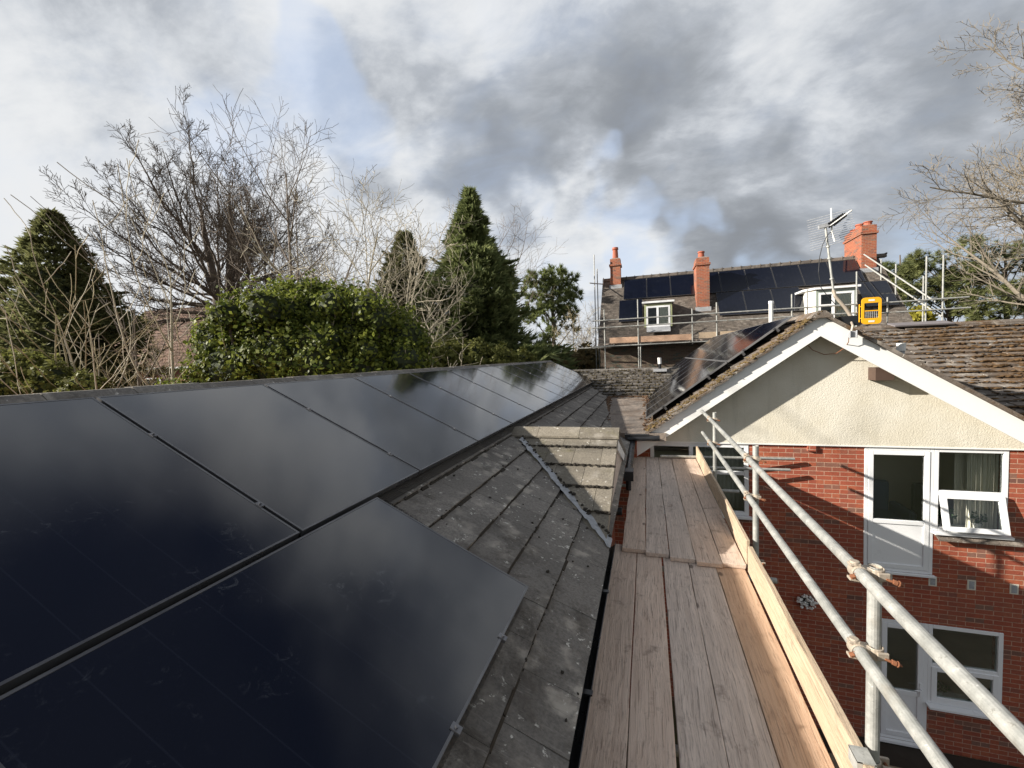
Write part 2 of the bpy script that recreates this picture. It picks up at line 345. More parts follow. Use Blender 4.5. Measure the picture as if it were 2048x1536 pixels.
cl = pl.outputs[0]
EXPO = 1.2
wn = t.noise(g, 2.6, 4, .5, out='Color'); gw = t.vmath('ADD', g, t.vmath('MULTIPLY', t.vmath('SUBTRACT', wn, (.5, .5, .5)), (.13, .13, .10)))
rotm = t.mapping(cl, (1.15, 1.75, 1), (3.1, 1.7, 0), (0, 0, math.radians(-38)))
n1 = t.noise(rotm, 1.25, 10, .58, .35); n2 = t.noise(t.mapping(rotm, (1, 1, 1), (9.2, 4, 0)), 3.4, 10, .6, .35); n3 = t.noise(cl, .9, 3, .5)
def blobs(lst):
    acc = 0.
    for px, py, rad, wt in lst:
        d = ray(px, py).normalized(); dot = t.vmath('DOT_PRODUCT', gw, tuple(d)); c0 = math.cos(math.radians(rad))
        acc = t.math('ADD', acc, t.math('MULTIPLY', t.ramp(dot, c0, 1., 0, 1), wt))
    return acc
# cloud layer: dark bases where it is thick, white where thin, clear gaps
dark = blobs([(1130, 340, 14, .46), (830, 250, 10, .32), (1500, 350, 15, .42), (1820, 290, 17, .50), (1250, 260, 18, .10), (1650, 420, 9, .22), (620, 120, 10, .04), (1650, 100, 13, -.02), (60, 350, 20, -.34), (150, 80, 20, .10), (330, 250, 9, .05), (940, 480, 9, -.2), (1180, 470, 9, -.34), (1170, 570, 13, -.42), (1060, 300, 5, -.1), (760, 20, 14, -.22), (1060, 50, 12, -.24), (1950, 40, 10, -.15), (160, 620, 18, -.3), (600, 480, 16, -.22), (1450, 60, 12, .05)])
rear = t.ramp(t.vmath('DOT_PRODUCT', g, V((.25, -.93, .27)).normalized()),   .1, .8, 0, .25); dark = t.math('ADD', dark, rear)  # unseen cloud behind the camera, darkened to cut the fill on facing walls
thick = t.math('ADD', t.math('ADD', t.math('MULTIPLY', t.math('SUBTRACT', n1, .5), 1.3), t.math('MULTIPLY', t.math('SUBTRACT', n2, .5), 1.05)), t.math('ADD', dark, .40))
n4 = t.noise(rotm, 9.5, 8, .62, .3); thick = t.math('ADD', thick, t.math('MULTIPLY', t.math('SUBTRACT', n4, .5), .42)); tcl = t.ramp(thick, -.02, 1.08)
gapb = blobs([(490, 150, 10, .17), (560, 230, 6, .24), (1200, 470, 5, .15), (1265, 430, 5, .15), (1330, 395, 5, .15), (1390, 350, 5, .15), (1450, 305, 5, .12), (1080, 20, 9, .12), (1000, 430, 8, .12), (1850, 450, 11, .26), (1150, 620, 12, .26), (1720, 480, 10, .2)])
gap = t.ramp(t.math('ADD', gapb, t.math('MULTIPLY', t.math('SUBTRACT', n2, .5), 1.0)), -.05, .62, 0, .62)
zen = t.ramp(t.math('ADD', sep.outputs[2], t.math('MULTIPLY', t.math('SUBTRACT', n2, .5), .25)), .60, .84, 0, .95); zen = t.math('MULTIPLY', zen, t.ramp(t.vmath('DOT_PRODUCT', gw, V((.02, .44, .90)).normalized()), .80, .93))  # dark patch of unseen overhead sky, shaped for the panel reflections
ramp = t.new('ShaderNodeValToRGB'); t.put(ramp.inputs[0], tcl); e = ramp.color_ramp.elements
e[0].position = 0; e[0].color = (.84, .855, .87, 1); e[1].position = 1; e[1].color = (.275, .295, .325, 1)
for p_, c_ in ((.25, (.66, .69, .73, 1)), (.5, (.47, .50, .545, 1)), (.75, (.355, .38, .415, 1))):
    el = e.new(p_); el.color = c_
K = 10./2**EXPO
cloud = t.vmath('MULTIPLY', ramp.outputs[0], (K, K, K))
blue = t.mix(.12, (.56*K, .665*K, .87*K, 1), t.vmath('MULTIPLY', sky.outputs[0], (1.3, 1.3, 1.3)))
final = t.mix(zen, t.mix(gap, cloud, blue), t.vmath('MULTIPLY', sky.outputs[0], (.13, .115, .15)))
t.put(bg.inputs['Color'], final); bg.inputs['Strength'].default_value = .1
SC.view_settings.view_transform = 'Standard'; SC.view_settings.look = 'None'; SC.view_settings.gamma = 1; SC.view_settings.exposure = EXPO
SC.cycles.use_adaptive_sampling = True; SC.cycles.use_denoising = True; SC.cycles.max_bounces = 8; SC.cycles.transparent_max_bounces = 12

# ------------------------------------------------------------------ tile roofs
def tiles(mb, o, ax, up, n, x0, x1, length, gauge, tw, thick=.018, rise=.02, jit=.004, rng=random, gap=.004, u0=0., keep=None, bond=.5, pitchj=0.):
    """courses of single tiles: o eave origin, ax along the eave, up the slope, n outward"""
    o = V(o); ax = V(ax); up = V(up); n = V(n); k = 0; u = u0
    while u < length-.02:
        top = min(u+gauge+.045, length); x = x0-(bond*tw if k % 2 else 0)
        while x < x1:
            a = max(x+gap/2, x0); b = min(x+tw-gap/2, x1)
            if b-a > .02 and (keep is None or keep((a+b)/2, u)):
                h = rng.uniform(-jit, jit)*.6; h2 = h+rng.uniform(-jit, jit)*.5; du = rng.uniform(-jit, jit)
                def q(xx, uu, hh): return o+ax*xx+up*uu+n*hh
                mb.hexa([q(a, u+du, h-thick), q(b, u+du, h2-thick), q(b, top, -rise-thick), q(a, top, -rise-thick), q(a, u+du, h), q(b, u+du, h2), q(b, top, -rise), q(a, top, -rise)])
            x += tw
        u += gauge; k += 1

# ================================================================== GROUND
g_ = MB(); g_.box(-900, 900, -300, 1500, -.4, 0)
def groundfn(t, b):
    g = t.new('ShaderNodeNewGeometry').outputs['Position']; n = t.noise(g, .35, 6, .65); f = t.noise(g, 6, 5, .7)
    t.put(b.inputs['Base Color'], t.mix(t.ramp(f, .3, .7), t.mix(n, (.035, .05, .015, 1), (.07, .08, .025, 1)), (.06, .05, .03, 1))); b.inputs['Roughness'].default_value = .95
tag(g_.build('ground', material('lawn_ground', groundfn)), kind='structure')
def pavefn(t, b):
    uv = t.coord('UV'); br = t.new('ShaderNodeTexBrick'); t.put(br.inputs['Vector'], uv); br.inputs['Scale'].default_value = 1; br.inputs['Brick Width'].default_value = .6; br.inputs['Row Height'].default_value = .6
    br.inputs['Mortar Size'].default_value = .012; br.inputs['Color1'].default_value = (.30, .25, .17, 1); br.inputs['Color2'].default_value = (.24, .20, .14, 1); br.inputs['Mortar'].default_value = (.05, .045, .03, 1)
    n = t.noise(t.coord(), 3, 6, .7); t.put(b.inputs['Base Color'], t.mix(t.ramp(n, .4, .7, 0, .6), br.outputs['Color'], (.10, .085, .055, 1))); b.inputs['Roughness'].default_value = .9
p_ = MB(); p_.box(.6, 12, 4.2, 7.75, .0, .06); tag(p_.build('pavement', material('patio_slabs', pavefn)), kind='structure')
p_ = MB(); p_.box(.6, 12, 7.75, 8.27, -.02, .02); tag(p_.build('drain_strip', M['soil']), kind='structure')

# ================================================================== LEFT WING (tiled roof that carries the near panels)
A25 = math.radians(25); LN = V((math.sin(A25), 0, math.cos(A25))); LUP = V((-math.cos(A25), 0, math.sin(A25))); LO = V((-.31, 0, D+.36)); YA = V((0, 1, 0))
def lp(u, y, d=0): return LO+LUP*u+YA*y+LN*d
wing = thing('tiled_wing', 'low wing with grey concrete tile roof carrying the near row of solar panels', 'building', (-3.4, 6, 0))
RU = 3.28            # slope length to the ridge
mb = MB(); tiles(mb, LO, YA, LUP, LN, -1.2, 14.75, RU, .29, .302, thick=.026, rise=.03, jit=.004, gap=.0025)
mb.build('roof', M['tile'], wing)
mb = MB()            # boarding under the tiles and the far slope
mb.hexa([lp(.02, -1.2, -.09), lp(.02, 14.7, -.09), lp(RU, 14.7, -.09), lp(RU, -1.2, -.09), lp(.02, -1.2, -.045), lp(.02, 14.7, -.045), lp(RU, 14.7, -.045), lp(RU, -1.2, -.045)])
top = lp(RU, 0, -.02); bx = top.x-3.1; bz = top.z-3.1*math.tan(A25)
mb.hexa([(bx, -1.2, bz-.06), (top.x, -1.2, top.z-.06), (top.x, 14.7, top.z-.06), (bx, 14.7, bz-.06), (bx, -1.2, bz), (top.x, -1.2, top.z), (top.x, 14.7, top.z), (bx, 14.7, bz)])
mb.build('roof_deck', M['tile_old'], wing)
rt_ = MB(); y = -1.2
while y < 14.7:      # ridge tiles
    p = lp(RU, 0, .0); h = random.uniform(-.004, .004)
    for sx in (-1, 1):
        pass
    prof = [(-.17, -.075), (-.10, -.03), (-.035, .012), (.035, .012), (.10, -.03), (.17, -.075)]
    rt_.prism([(p.x+a, y, p.z+.052+b+h) for a, b in prof]+[(p.x+a, y, p.z+.030+b+h) for a, b in reversed(prof)], (0, .44, 0)); y += .445
rt_.build('ridge', M['tile'], wing)
mb = MB(); mb.box(-6.6, -.62, -1.1, 8.3, 0, D+.12); mb.build('wall', M['brick'], wing)
mb = MB(); mb.box(-.62, -.42, -1.1, 8.2, D+.05, D+.10); mb.box(-.45, -.42, -1.1, 8.2, D+.1, D+.3); mb.build('fascia', M['black_plastic'], wing)
def gutter(y0, y1, xc, zt, r=.056):
    m = MB(); n = 12; prof = []
    for k in range(n+1):
        a = PI+PI*k/n; prof.append((xc+r*math.cos(a), zt+r*math.sin(a)))
    for k in range(n, -1, -1):
        a = PI+PI*k/n; prof.append((xc+(r-.004)*math.cos(a), zt+(r-.004)*math.sin(a)))
    m.prism([(a, y0, b) for a, b in prof], (0, y1-y0, 0))
    y = y0+.4
    while y < y1: m.box(xc-r-.004, xc+r+.006, y, y+.03, zt-.004, zt+.004); y += .9
    return m
gutter(-1.2, 3.62, LO.x-.022, D+.322).build('gutter', M['black_plastic'], wing)
# bird mesh under the lower edge of the upper row
mb = MB()
mb.quad(lp(1.485, 1.7, .094), lp(1.47, 1.7, .0), lp(1.47, 14.35, .0), lp(1.485, 14.35, .094)); mb.quad(lp(.43, .45, .09), lp(.41, .45, 0), lp(.41, 2.17, 0), lp(.43, 2.17, .09)); mb.quad(lp(.43, 2.195, .09), lp(.43, 2.2, 0), lp(1.45, 2.26, 0), lp(1.45, 2.255, .09))
mb.build('bird_mesh', M['wire'], wing)
# gablet
GY0, GY1, GX = 3.46, 5.18, -.34; GS = .352; GA = math.atan(GS); GZ0 = D+.36
gup = V((0, math.cos(GA), math.sin(GA))); gn = V((0, -math.sin(GA), math.cos(GA))); GL = (GY1-GY0)/math.cos(GA)
mb = MB(); tiles(mb, V((GX, GY0, GZ0))+gn*.03, V((-1, 0, 0)), gup, gn, 0, 1.62, GL, .37, .305, thick=.026, rise=.024, jit=.004, keep=lambda x, u: x < .12+.80*u*math.cos(GA)+.14)
mb.build('gablet_roof', M['tile_gablet'], wing)
RZ = GZ0+GS*(GY1-GY0)
mb = MB()
prof = [(-.185, -.062), (-.02, .018), (.02, .018), (.185, -.062)]
for x0, x1 in ((-1.72, -1.30), (-1.295, -.79), (-.785, -.325)):
    h = random.uniform(-.004, .004)
    mb.prism([(x0, GY1+a, RZ+.055+b+h) for a, b in prof]+[(x0, GY1+a, RZ+.032+b+h) for a, b in reversed(prof)], (x1-x0, 0, 0))
mb.build('gablet_ridge', M['tile_gablet'], wing)
mb = MB()            # back slope of the gablet, under-structure
mb.hexa([(-1.7, GY1, RZ-.07), (GX, GY1, RZ-.07), (GX, 6.88, GZ0-.05), (-1.7, 6.88, GZ0-.05), (-1.7, GY1, RZ+.01), (GX, GY1, RZ+.01), (GX, 6.88, GZ0+.03), (-1.7, 6.88, GZ0+.03)])
mb.hexa([(-1.6, GY1-.02, RZ-.1), (GX-.03, GY1-.02, RZ-.1), (GX-.03, GY0+.06, GZ0-.02), (-.5, GY0+.06, GZ0-.02), (-1.6, GY1-.02, RZ-.03), (GX-.03, GY1-.02, RZ-.03), (GX-.03, GY0+.06, GZ0+.0), (-.5, GY0+.06, GZ0)])
mb.build('gablet_back', M['tile_old'], wing)
mb = MB(); mb.prism([(GX-.06, GY0+.08, GZ0-.02), (GX-.06, GY1, RZ-.02), (GX-.06, 6.8, GZ0-.02)], (.03, 0, 0)); mb.build('gablet_end', M['board_grey'], wing)
mb = MB(); mb.hexa([(GX-.028, GY1-.0, RZ-.20), (GX-.006, GY1, RZ-.20), (GX-.006, 6.9, GZ0-.20), (GX-.028, 6.9, GZ0-.20), (GX-.028, GY1, RZ-.03), (GX-.006, GY1, RZ-.03), (GX-.006, 6.9, GZ0-.03), (GX-.028, 6.9, GZ0-.03)]); mb.build('barge_board', M['upvc'], wing)
mb = MB(); mb.hexa([(GX-.028, GY0, GZ0-.09), (GX-.006, GY0, GZ0-.09), (GX-.006, GY1, RZ-.12), (GX-.028, GY1, RZ-.12), (GX-.028, GY0, GZ0-.0), (GX-.006, GY0, GZ0-.0), (GX-.006, GY1, RZ-.0), (GX-.028, GY1, RZ-.0)]); mb.build('front_verge', M['mortar'], wing)
mb = MB()            # ragged lead valley strip
a = V((-1.50, 4.96, D+.93)); b = V((-.31, 3.46, D+.36)); d = b-a; N = 44; pts = []
for i in range(N+1):
    c = a+d*(i/N); u = (LO.x-c.x)/math.cos(A25); wl = .035+.045*i/N+random.uniform(-.026, .026)
    pts.append((lp(u, c.y-wl-.015, .012), lp(u, c.y+.05, .03)))
for i in range(N): mb.quad(pts[i][0], pts[i+1][0], pts[i+1][1], pts[i][1])
mb.build('lead_valley', M['lead'], wing)
mb = MB(); rng = random.Random(5)
for k in range(1, 5):
    u = k*.37
    for i in range(70):
        x = rng.uniform(0, 1.1)
        if x < .80*u*math.cos(GA)+.05:
            p = V((GX-x, GY0, GZ0))+gup*(u-.008+rng.uniform(-.008, .008))+gn*rng.uniform(.012, .03); s = rng.uniform(.006, .016); mb.blob(p, s*1.6, s, s, .4, rng, 5, 3)
for i in range(80):
    t_ = rng.random(); c = V((-1.60, 5.12, D+.96)).lerp(V((-.33, 3.5, D+.37)), t_); s = rng.uniform(.006, .016); mb.blob(c+V((rng.uniform(-.01, .03), rng.uniform(0, .02), rng.uniform(.0, .04))), s*1.5, s*1.5, s, .4, rng, 5, 3)
for k in range(1, 6):
    for i in range(46):
        y = rng.uniform(1, 8)
        p = lp(k*.29-rng.uniform(.0, .012), y, rng.uniform(-.01, .002)); s = rng.uniform(.004, .010); mb.blob(p, s, s*1.8, s*.8, .4, rng, 5, 3)
for i in range(75):
    p = lp(rng.uniform(0, 1.4), rng.uniform(1, 8), .0); s = rng.uniform(.005, .013); mb.blob(p, s, s*1.3, s*.6, .5, rng, 5, 3)
for k in range(1, 12):      # dark moss strips that also paint in the shadow line under each course
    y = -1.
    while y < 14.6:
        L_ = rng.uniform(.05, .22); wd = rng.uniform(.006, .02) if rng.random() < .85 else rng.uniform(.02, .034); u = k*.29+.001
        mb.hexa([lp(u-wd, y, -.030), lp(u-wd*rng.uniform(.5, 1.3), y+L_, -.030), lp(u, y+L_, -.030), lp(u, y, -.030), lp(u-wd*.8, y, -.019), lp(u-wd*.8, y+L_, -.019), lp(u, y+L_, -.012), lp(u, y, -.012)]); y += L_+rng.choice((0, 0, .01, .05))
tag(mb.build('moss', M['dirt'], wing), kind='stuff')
mb = MB()            # drain pipes round the gutter corner behind the gablet
mb.tube([(-.27, 6.0, D+.27), (-.27, 7.9, D+.33)], .05, 12); mb.box(-.33, -.20, 5.85, 6.06, D+.2, D+.33); mb.build('eave_gutter', M['black_plastic'], wing)
mb = MB(); mb.tube([(-.62, 4.9, D+.12), (-.30, 4.9, D+.12)], .045, 12); mb.build('downpipe', M['black_plastic'], wing)
mb = MB(); mb.tube([(-.27, 5.95, D+.2), (-.27, 5.95, D+.05)], .036, 12); mb.build('downpipe', M['black_plastic'], wing)
# flat roof + old mossy cross roof
mb = MB(); mb.hexa([(-1.6, 7.9, D+.35), (.3, 7.9, D+.35), (.3, 12.6, D+.6), (-1.6, 12.6, D+.6), (-1.6, 7.9, D+.49), (.3, 7.9, D+.49), (.3, 12.6, D+.73), (-1.6, 12.6, D+.73)]); mb.build('flat_roof', M['flatroof'], wing)
mb = MB(); mb.box(-.40, .02, 7.78, 7.88, D+.41, D+.485); mb.tube([(-.35, 7.80, D+.40), (.18, 7.74, D+.44)], .036, 10); mb.tube([(.06, 7.75, D+.43), (.19, 7.735, D+.442)], .045, 10); mb.build('flat_roof_gutter', M['black_plastic'], wing)
mb = MB(); mb.box(-1.6, -.2, 7.9, 12.6, 0, D+.34); mb.build('link_wall', M['brick'], wing)
OA = math.atan(.73/2.5); oup = V((0, math.cos(OA), math.sin(OA))); on = V((0, -math.sin(OA), math.cos(OA))); OL = 2.5/math.cos(OA); rng = random.Random(3)
mb = MB(); tiles(mb, V((0, 12.35, D+.72)), (1, 0, 0), oup, on, -3.4, 2.2, OL, .26, .33, thick=.06, rise=.05, jit=.035, gap=.03, rng=rng)
for x in range(14): mb.prism([(-3.4+x*.43, 14.85+a, D+1.46+b) for a, b in ((-.15, -.06), (-.04, .0), (.04, .0), (.15, -.06), (.15, -.1), (-.15, -.1))], (.42, 0, 0))
mb.build('cross_roof', M['tile_old'], wing)
mb = MB(); mb.hexa([(-3.4, 12.4, D+.55), (2.2, 12.4, D+.55), (2.2, 14.85, D+1.3), (-3.4, 14.85, D+1.3), (-3.4, 12.4, D+.66), (2.2, 12.4, D+.66), (2.2, 14.85, D+1.4), (-3.4, 14.85, D+1.4)]); mb.hexa([(-3.4, 14.85, D+1.3), (2.2, 14.85, D+1.3), (2.2, 17.4, D+.4), (-3.4, 17.4, D+.4), (-3.4, 14.85, D+1.42), (2.2, 14.85, D+1.42), (2.2, 17.4, D+.5), (-3.4, 17.4, D+.5)]); mb.box(-3.3, 2.1, 12.7, 17.2, 0, D+.6); mb.build('cross_roof_deck', M['tile_old'], wing)
mb = MB()
for k in range(11):
    for i in range(60):
        p = V((rng.uniform(-3, .5), 12.35, D+.72))+oup*(k*.24+rng.uniform(-.03, .03))+on*.0; s = rng.uniform(.012, .035); mb.blob(p, s*1.5, s, s*.9, .4, rng, 5, 3)
tag(mb.build('cross_roof_moss', M['moss'], wing), kind='stuff')
mb = MB()
for i in range(500):
    tt = rng.random(); e_ = rng.choice((0, 0, 1, 2))
    y = 8+4.5*tt; z = D+.49+.24*(y-7.9)/4.7
    if e_ == 0: x = -.78-.28*tt+rng.gauss(0, .035)
    elif e_ == 1: x = -.02+rng.gauss(0, .05)
    else: y = 12.4+rng.gauss(0, .1); x = rng.uniform(-1., 0); z = D+.73
    s = rng.uniform(.008, .028); mb.blob((x, y, z+.01), s*1.4, s*1.4, s*.6, .5, rng, 5, 3)
tag(mb.build('leaf_litter', M['litter'], wing), kind='stuff')
vp = thing('vent_pipe', 'vent pipe with white cap on the ridge of the mossy cross roof', 'vent pipe', (.40, 14.55, D+1.4))
mb = MB(); mb.tube([(.40, 14.55, D+1.36), (.40, 14.55, D+1.62)], .045, 12); mb.build('pipe', M['black_plastic'], vp)
mb = MB(); mb.tube([(.40, 14.55, D+1.58), (.39, 14.55, D+1.78)], .06, 12); mb.build('cap', M['potwhite'], vp)
mb = MB(); mb.box(.2, .6, 14.3, 14.75, D+1.34, D+1.42); mb.build('flashing', M['lead'], vp)

# ================================================================== SOLAR PANELS
PANEL = {}
def panel_proto(w, l):
    """module lying in local x (width) / y (up the slope); top face at z = 0"""
    k = (w, l)
    if k in PANEL: return PANEL[k]
    b = .011; fr = MB(); hx, hy = w/2, l/2; th = .035
    for x0, x1, y0, y1 in ((-hx, hx, -hy, -hy+b), (-hx, hx, hy-b, hy), (-hx, -hx+b, -hy+b, hy-b), (hx-b, hx, -hy+b, hy-b)): fr.box(x0, x1, y0, y1, -th, 0)
    gl = MB(); gl.box(-hx+b, hx-b, -hy+b, hy-b, -.02, -.0015)
    rl = MB(); rl.box(-hx-.012, hx+.012, -.02, .02, -.095, -th-.001)
    cm = MB(); cm.box(-.014, .014, -.02, .02, -.012, .004); cm.tube([(0, 0, .003), (0, 0, .012)], .0065, 8)
    PANEL[k] = (fr, gl, rl, cm, {}); return PANEL[k]
def panel(o, ax, up, n, w, l, label, group, clamps=(), fmat='black_metal'):
    fr, gl, rl, cm, cache = panel_proto(w, l)
    r = thing('solar_panel', label, 'solar panel', group=group)
    x, y, z = (V(q) for q in (ax, up, n)); o = V(o)
    r.matrix_world = Matrix(((x.x, y.x, z.x, o.x), (x.y, y.y, z.y, o.y), (x.z, y.z, z.z, o.z), (0, 0, 0, 1)))
    for nm, m, mt, off in (('frame', fr, fmat, 0), ('glass', gl, 'pv', 0), ('mounting_rail', rl, 'black_metal', -.27), ('mounting_rail', rl, 'black_metal', .27)):
        if nm in cache: ob = cache[nm].copy(); C.objects.link(ob); ob.parent = r
        else: ob = m.build(nm, M[mt], r, world=False); cache[nm] = ob
        ob.location = (0, off*l, 0)
    for cx, cy in clamps:
        if 'clamp' in cache: ob = cache['clamp'].copy(); C.objects.link(ob); ob.parent = r
        else: ob = cm.build('clamp', M['silver'], r, world=False); cache['clamp'] = ob
        ob.location = (cx, cy, 0)
    return r
ORD = ['first', 'second', 'third', 'fourth', 'fifth', 'sixth', 'seventh', 'eighth', 'ninth', 'tenth', 'eleventh', 'twelfth']
PW, PL = 1.138, 1.61; PP = 1.1565
for i in range(12):
    yc = 1.635-PP/2+PP*i
    lab = 'left roof solar panel, ' + ('nearest of the upper row, running out of the picture at left' if i == 0 else ('farthest of the upper row, beside the mossy cross roof' if i == 11 else '%s panel along the upper row from the camera' % ORD[i]))
    panel(lp(1.515+PL/2, yc, .10), YA, LUP, LN, PW, PL, lab, 'panels in the upper row of the left roof', [(PW/2+.009, -.42*PL+.15), (PW/2+.009, .18*PL), ] if i < 11 else [])
panel(lp(.425+1.06/2, 2.215-1.70/2, .10), YA, LUP, LN, 1.70, 1.06, 'single black solar panel below the upper row, closest to the gutter and camera', 'lower panel of the left roof', [(.40, -.53), (-.42, -.53), (-.1, -.53)])

# ================================================================== GABLE HOUSE
WY = 8.3; BY = 7.97; AX, AZ = 2.645, D+2.477
gh = thing('gabled_house', 'two storey red brick house with cream rendered gable and white barge boards', 'building', (2.65, 8.3, 0))
SL, SR = math.tan(math.radians(36.3)), .672
def barge(sign, tipx):
    s = SL if sign < 0 else SR; z = lambda x: AZ-.063-s*abs(x-AX)
    poly = [(AX, BY, AZ-.063), (tipx, BY, z(tipx)), (tipx, BY, z(tipx)-.30 if sign > 0 else z(tipx)-.27), (AX, BY, AZ-.063-.325)]
    m = MB(); m.prism(poly if sign < 0 else poly[::-1], (0, .022, 0)); return m
barge(-1, -.235).build('barge_board', M['white_paint'], gh); barge(1, 7.4).build('barge_board', M['white_paint'], gh)
mb = MB()
for sgn, s, tx in ((-1, SL, -.235), (1, SR, 7.4)):   # white soffit between barge and wall
    z = lambda x: AZ-.13-s*abs(x-AX)
    mb.hexa([(tx, BY+.023, z(tx)-.02), (AX, BY+.023, z(AX)-.02), (AX, WY+.04, z(AX)-.02), (tx, WY+.04, z(tx)-.02), (tx, BY+.023, z(tx)), (AX, BY+.023, z(AX)), (AX, WY+.04, z(AX)), (tx, WY+.04, z(tx))])
mb.build('soffit', M['white_paint'], gh)
LZ = D+.266
mb = MB(); zt = AZ-.11
xr_ = AX+(zt-LZ)/SR-.02
mb.prism([(-.03, WY-.03, LZ), (xr_, WY-.03, LZ), (AX, WY-.03, zt), (-.03, WY-.03, zt-SL*(AX+.03))], (0, .25, 0)); mb.build('gable_wall', M['render'], gh)
# brick wall with openings: X ranges
mb = MB()
def wallseg(x0, x1, z0, z1): mb.box(x0, x1, WY, WY+.22, D+z0, D+z1)
T_ = .262; G_ = -4.75
wallseg(-.6, .03, G_, T_); wallseg(.03, 1.68, G_, -1.03); wallseg(1.68, 3.375, G_, T_)
wallseg(3.375, 4.29, -2.61, -1.79); wallseg(4.29, 5.19, -2.61, -1.11); wallseg(5.19, 9.5, G_, T_)
wallseg(3.375, 3.58, G_, -2.61); wallseg(4.255, 5.19, G_, -3.96); wallseg(3.58, 4.255, G_, -4.67)
wallseg(6.2, 9.5, .262, .55)
mb.build('wall', M['brick'], gh)
mb = MB(); mb.box(-.03, 5.7, WY-.036, WY-.0305, D+.262, D+.283); mb.build('render_stop_bead', M['white_paint'], gh)
# --- joinery helpers
def frame(x0, x1, z0, z1, y, w=.06, d=.07, mat='upvc', mullx=(), mullz=()):
    m = MB(); z0 += D; z1 += D
    m.box(x0, x0+w, y, y+d, z0, z1); m.box(x1-w, x1, y, y+d, z0, z1); m.box(x0+w, x1-w, y, y+d, z0, z0+w); m.box(x0+w, x1-w, y, y+d, z1-w, z1)
    for x in mullx: m.box(x-w/2, x+w/2, y+.001, y+d-.001, z0+w, z1-w)
    for z, a, b in mullz: m.box(a, b, y+.002, y+d-.002, D+z-w/2, D+z+w/2)
    return m
def glass(x0, x1, z0, z1, y): m = MB(); m.box(x0, x1, y, y+.006, D+z0, D+z1); return m
FY = WY-.008
# small window behind the boards
fo = frame(.03, 1.68, -1.03, .258, FY, .07, .07, mullx=(.74,), mullz=((-.27, .78, 1.61),)).build('window', M['upvc'], gh, bevel=.006)
glass(.10, .70, -.96, .19, FY+.03).build('pane', M['pane'], fo); glass(.78, 1.61, -.30, .19, FY+.03).build('pane', M['pane'], fo); glass(.78, 1.61, -.96, -.3, FY+.03).build('pane', M['pane'], fo)
mb = MB(); mb.box(-.0, 1.72, WY-.09, WY+.02, D-1.075, D-1.032); mb.build('sill', M['upvc'], fo, bevel=.005)
# upper door
fo = frame(3.375, 4.29, -1.79, .258, FY, .05).build('door', M['upvc'], gh, bevel=.005)
frame(3.428, 4.237, -1.735, .205, FY-.008, .07, .06, mullz=((-.965, 3.5, 4.165),)).build('leaf', M['upvc'], fo, bevel=.006)
glass(3.50, 4.165, -.93, .135, FY+.02).build('pane', M['pane'], fo)
mb = MB(); mb.box(3.50, 4.165, FY+.012, FY+.03, D-1.665, D-1.0); mb.build('infill_panel', M['upvc'], fo)
mb = MB(); mb.box(3.36, 4.31, WY-.06, WY-.009, D-1.825, D-1.79); mb.build('sill', M['upvc'], fo, bevel=.004)
# upper window with open casement
fo = frame(4.29, 5.19, -1.06, .258, FY, .06, mullz=((-.44, 4.35, 5.13),)).build('window', M['upvc'], gh, bevel=.006)
glass(4.35, 5.13, -.41, .198, FY+.03).build('pane', M['pane'], fo)
def casement(x0, x1, z0, z1, y, ang):      # top hung, tipped outwards
    m = MB(); w_, d_ = .075, .055; a = math.radians(ang); p0 = V((0, y, D+z1)); dn = V((0, -math.sin(a), -math.cos(a))); nn = V((0, -math.cos(a), math.sin(a))); hh = z1-z0
    def q(x, h, k): return V((x, 0, 0))+p0+dn*h+nn*k
    def bx(xa, xb, ha, hb, ka, kb): m.hexa([q(xa, hb, ka), q(xb, hb, ka), q(xb, hb, kb), q(xa, hb, kb), q(xa, ha, ka), q(xb, ha, ka), q(xb, ha, kb), q(xa, ha, kb)])
    bx(x0, x0+w_, 0, hh, 0, d_); bx(x1-w_, x1, 0, hh, 0, d_); bx(x0+w_, x1-w_, 0, w_, 0, d_); bx(x0+w_, x1-w_, hh-w_, hh, 0, d_)
    gm = MB(); gm.hexa([q(x0+w_, hh-w_, .02), q(x1-w_, hh-w_, .02), q(x1-w_, hh-w_, .026), q(x0+w_, hh-w_, .026), q(x0+w_, w_, .02), q(x1-w_, w_, .02), q(x1-w_, w_, .026), q(x0+w_, w_, .026)])
    return m, gm
m1, m2 = casement(4.345, 5.125, -1.025, -.455, FY-.003, 13); cs = m1.build('casement', M['upvc'], fo, bevel=.006); m2.build('casement_pane', M['pane'], fo)
mb = MB(); mb.box(4.27, 5.225, WY-.10, WY+.02, D-1.10, D-1.062); mb.build('sill', M['upvc'], fo, bevel=.005)
ts = MB(); x = 4.31
while x < 5.3: ts.hexa([(x, WY-.12, D-1.185), (x+.145, WY-.12, D-1.185), (x+.145, WY-.002, D-1.13), (x, WY-.002, D-1.13), (x, WY-.12, D-1.16), (x+.145, WY-.12, D-1.16), (x+.145, WY-.002, D-1.105), (x, WY-.002, D-1.105)]); x += .149
ts.build('tile_sill', M['tile_right'], gh)
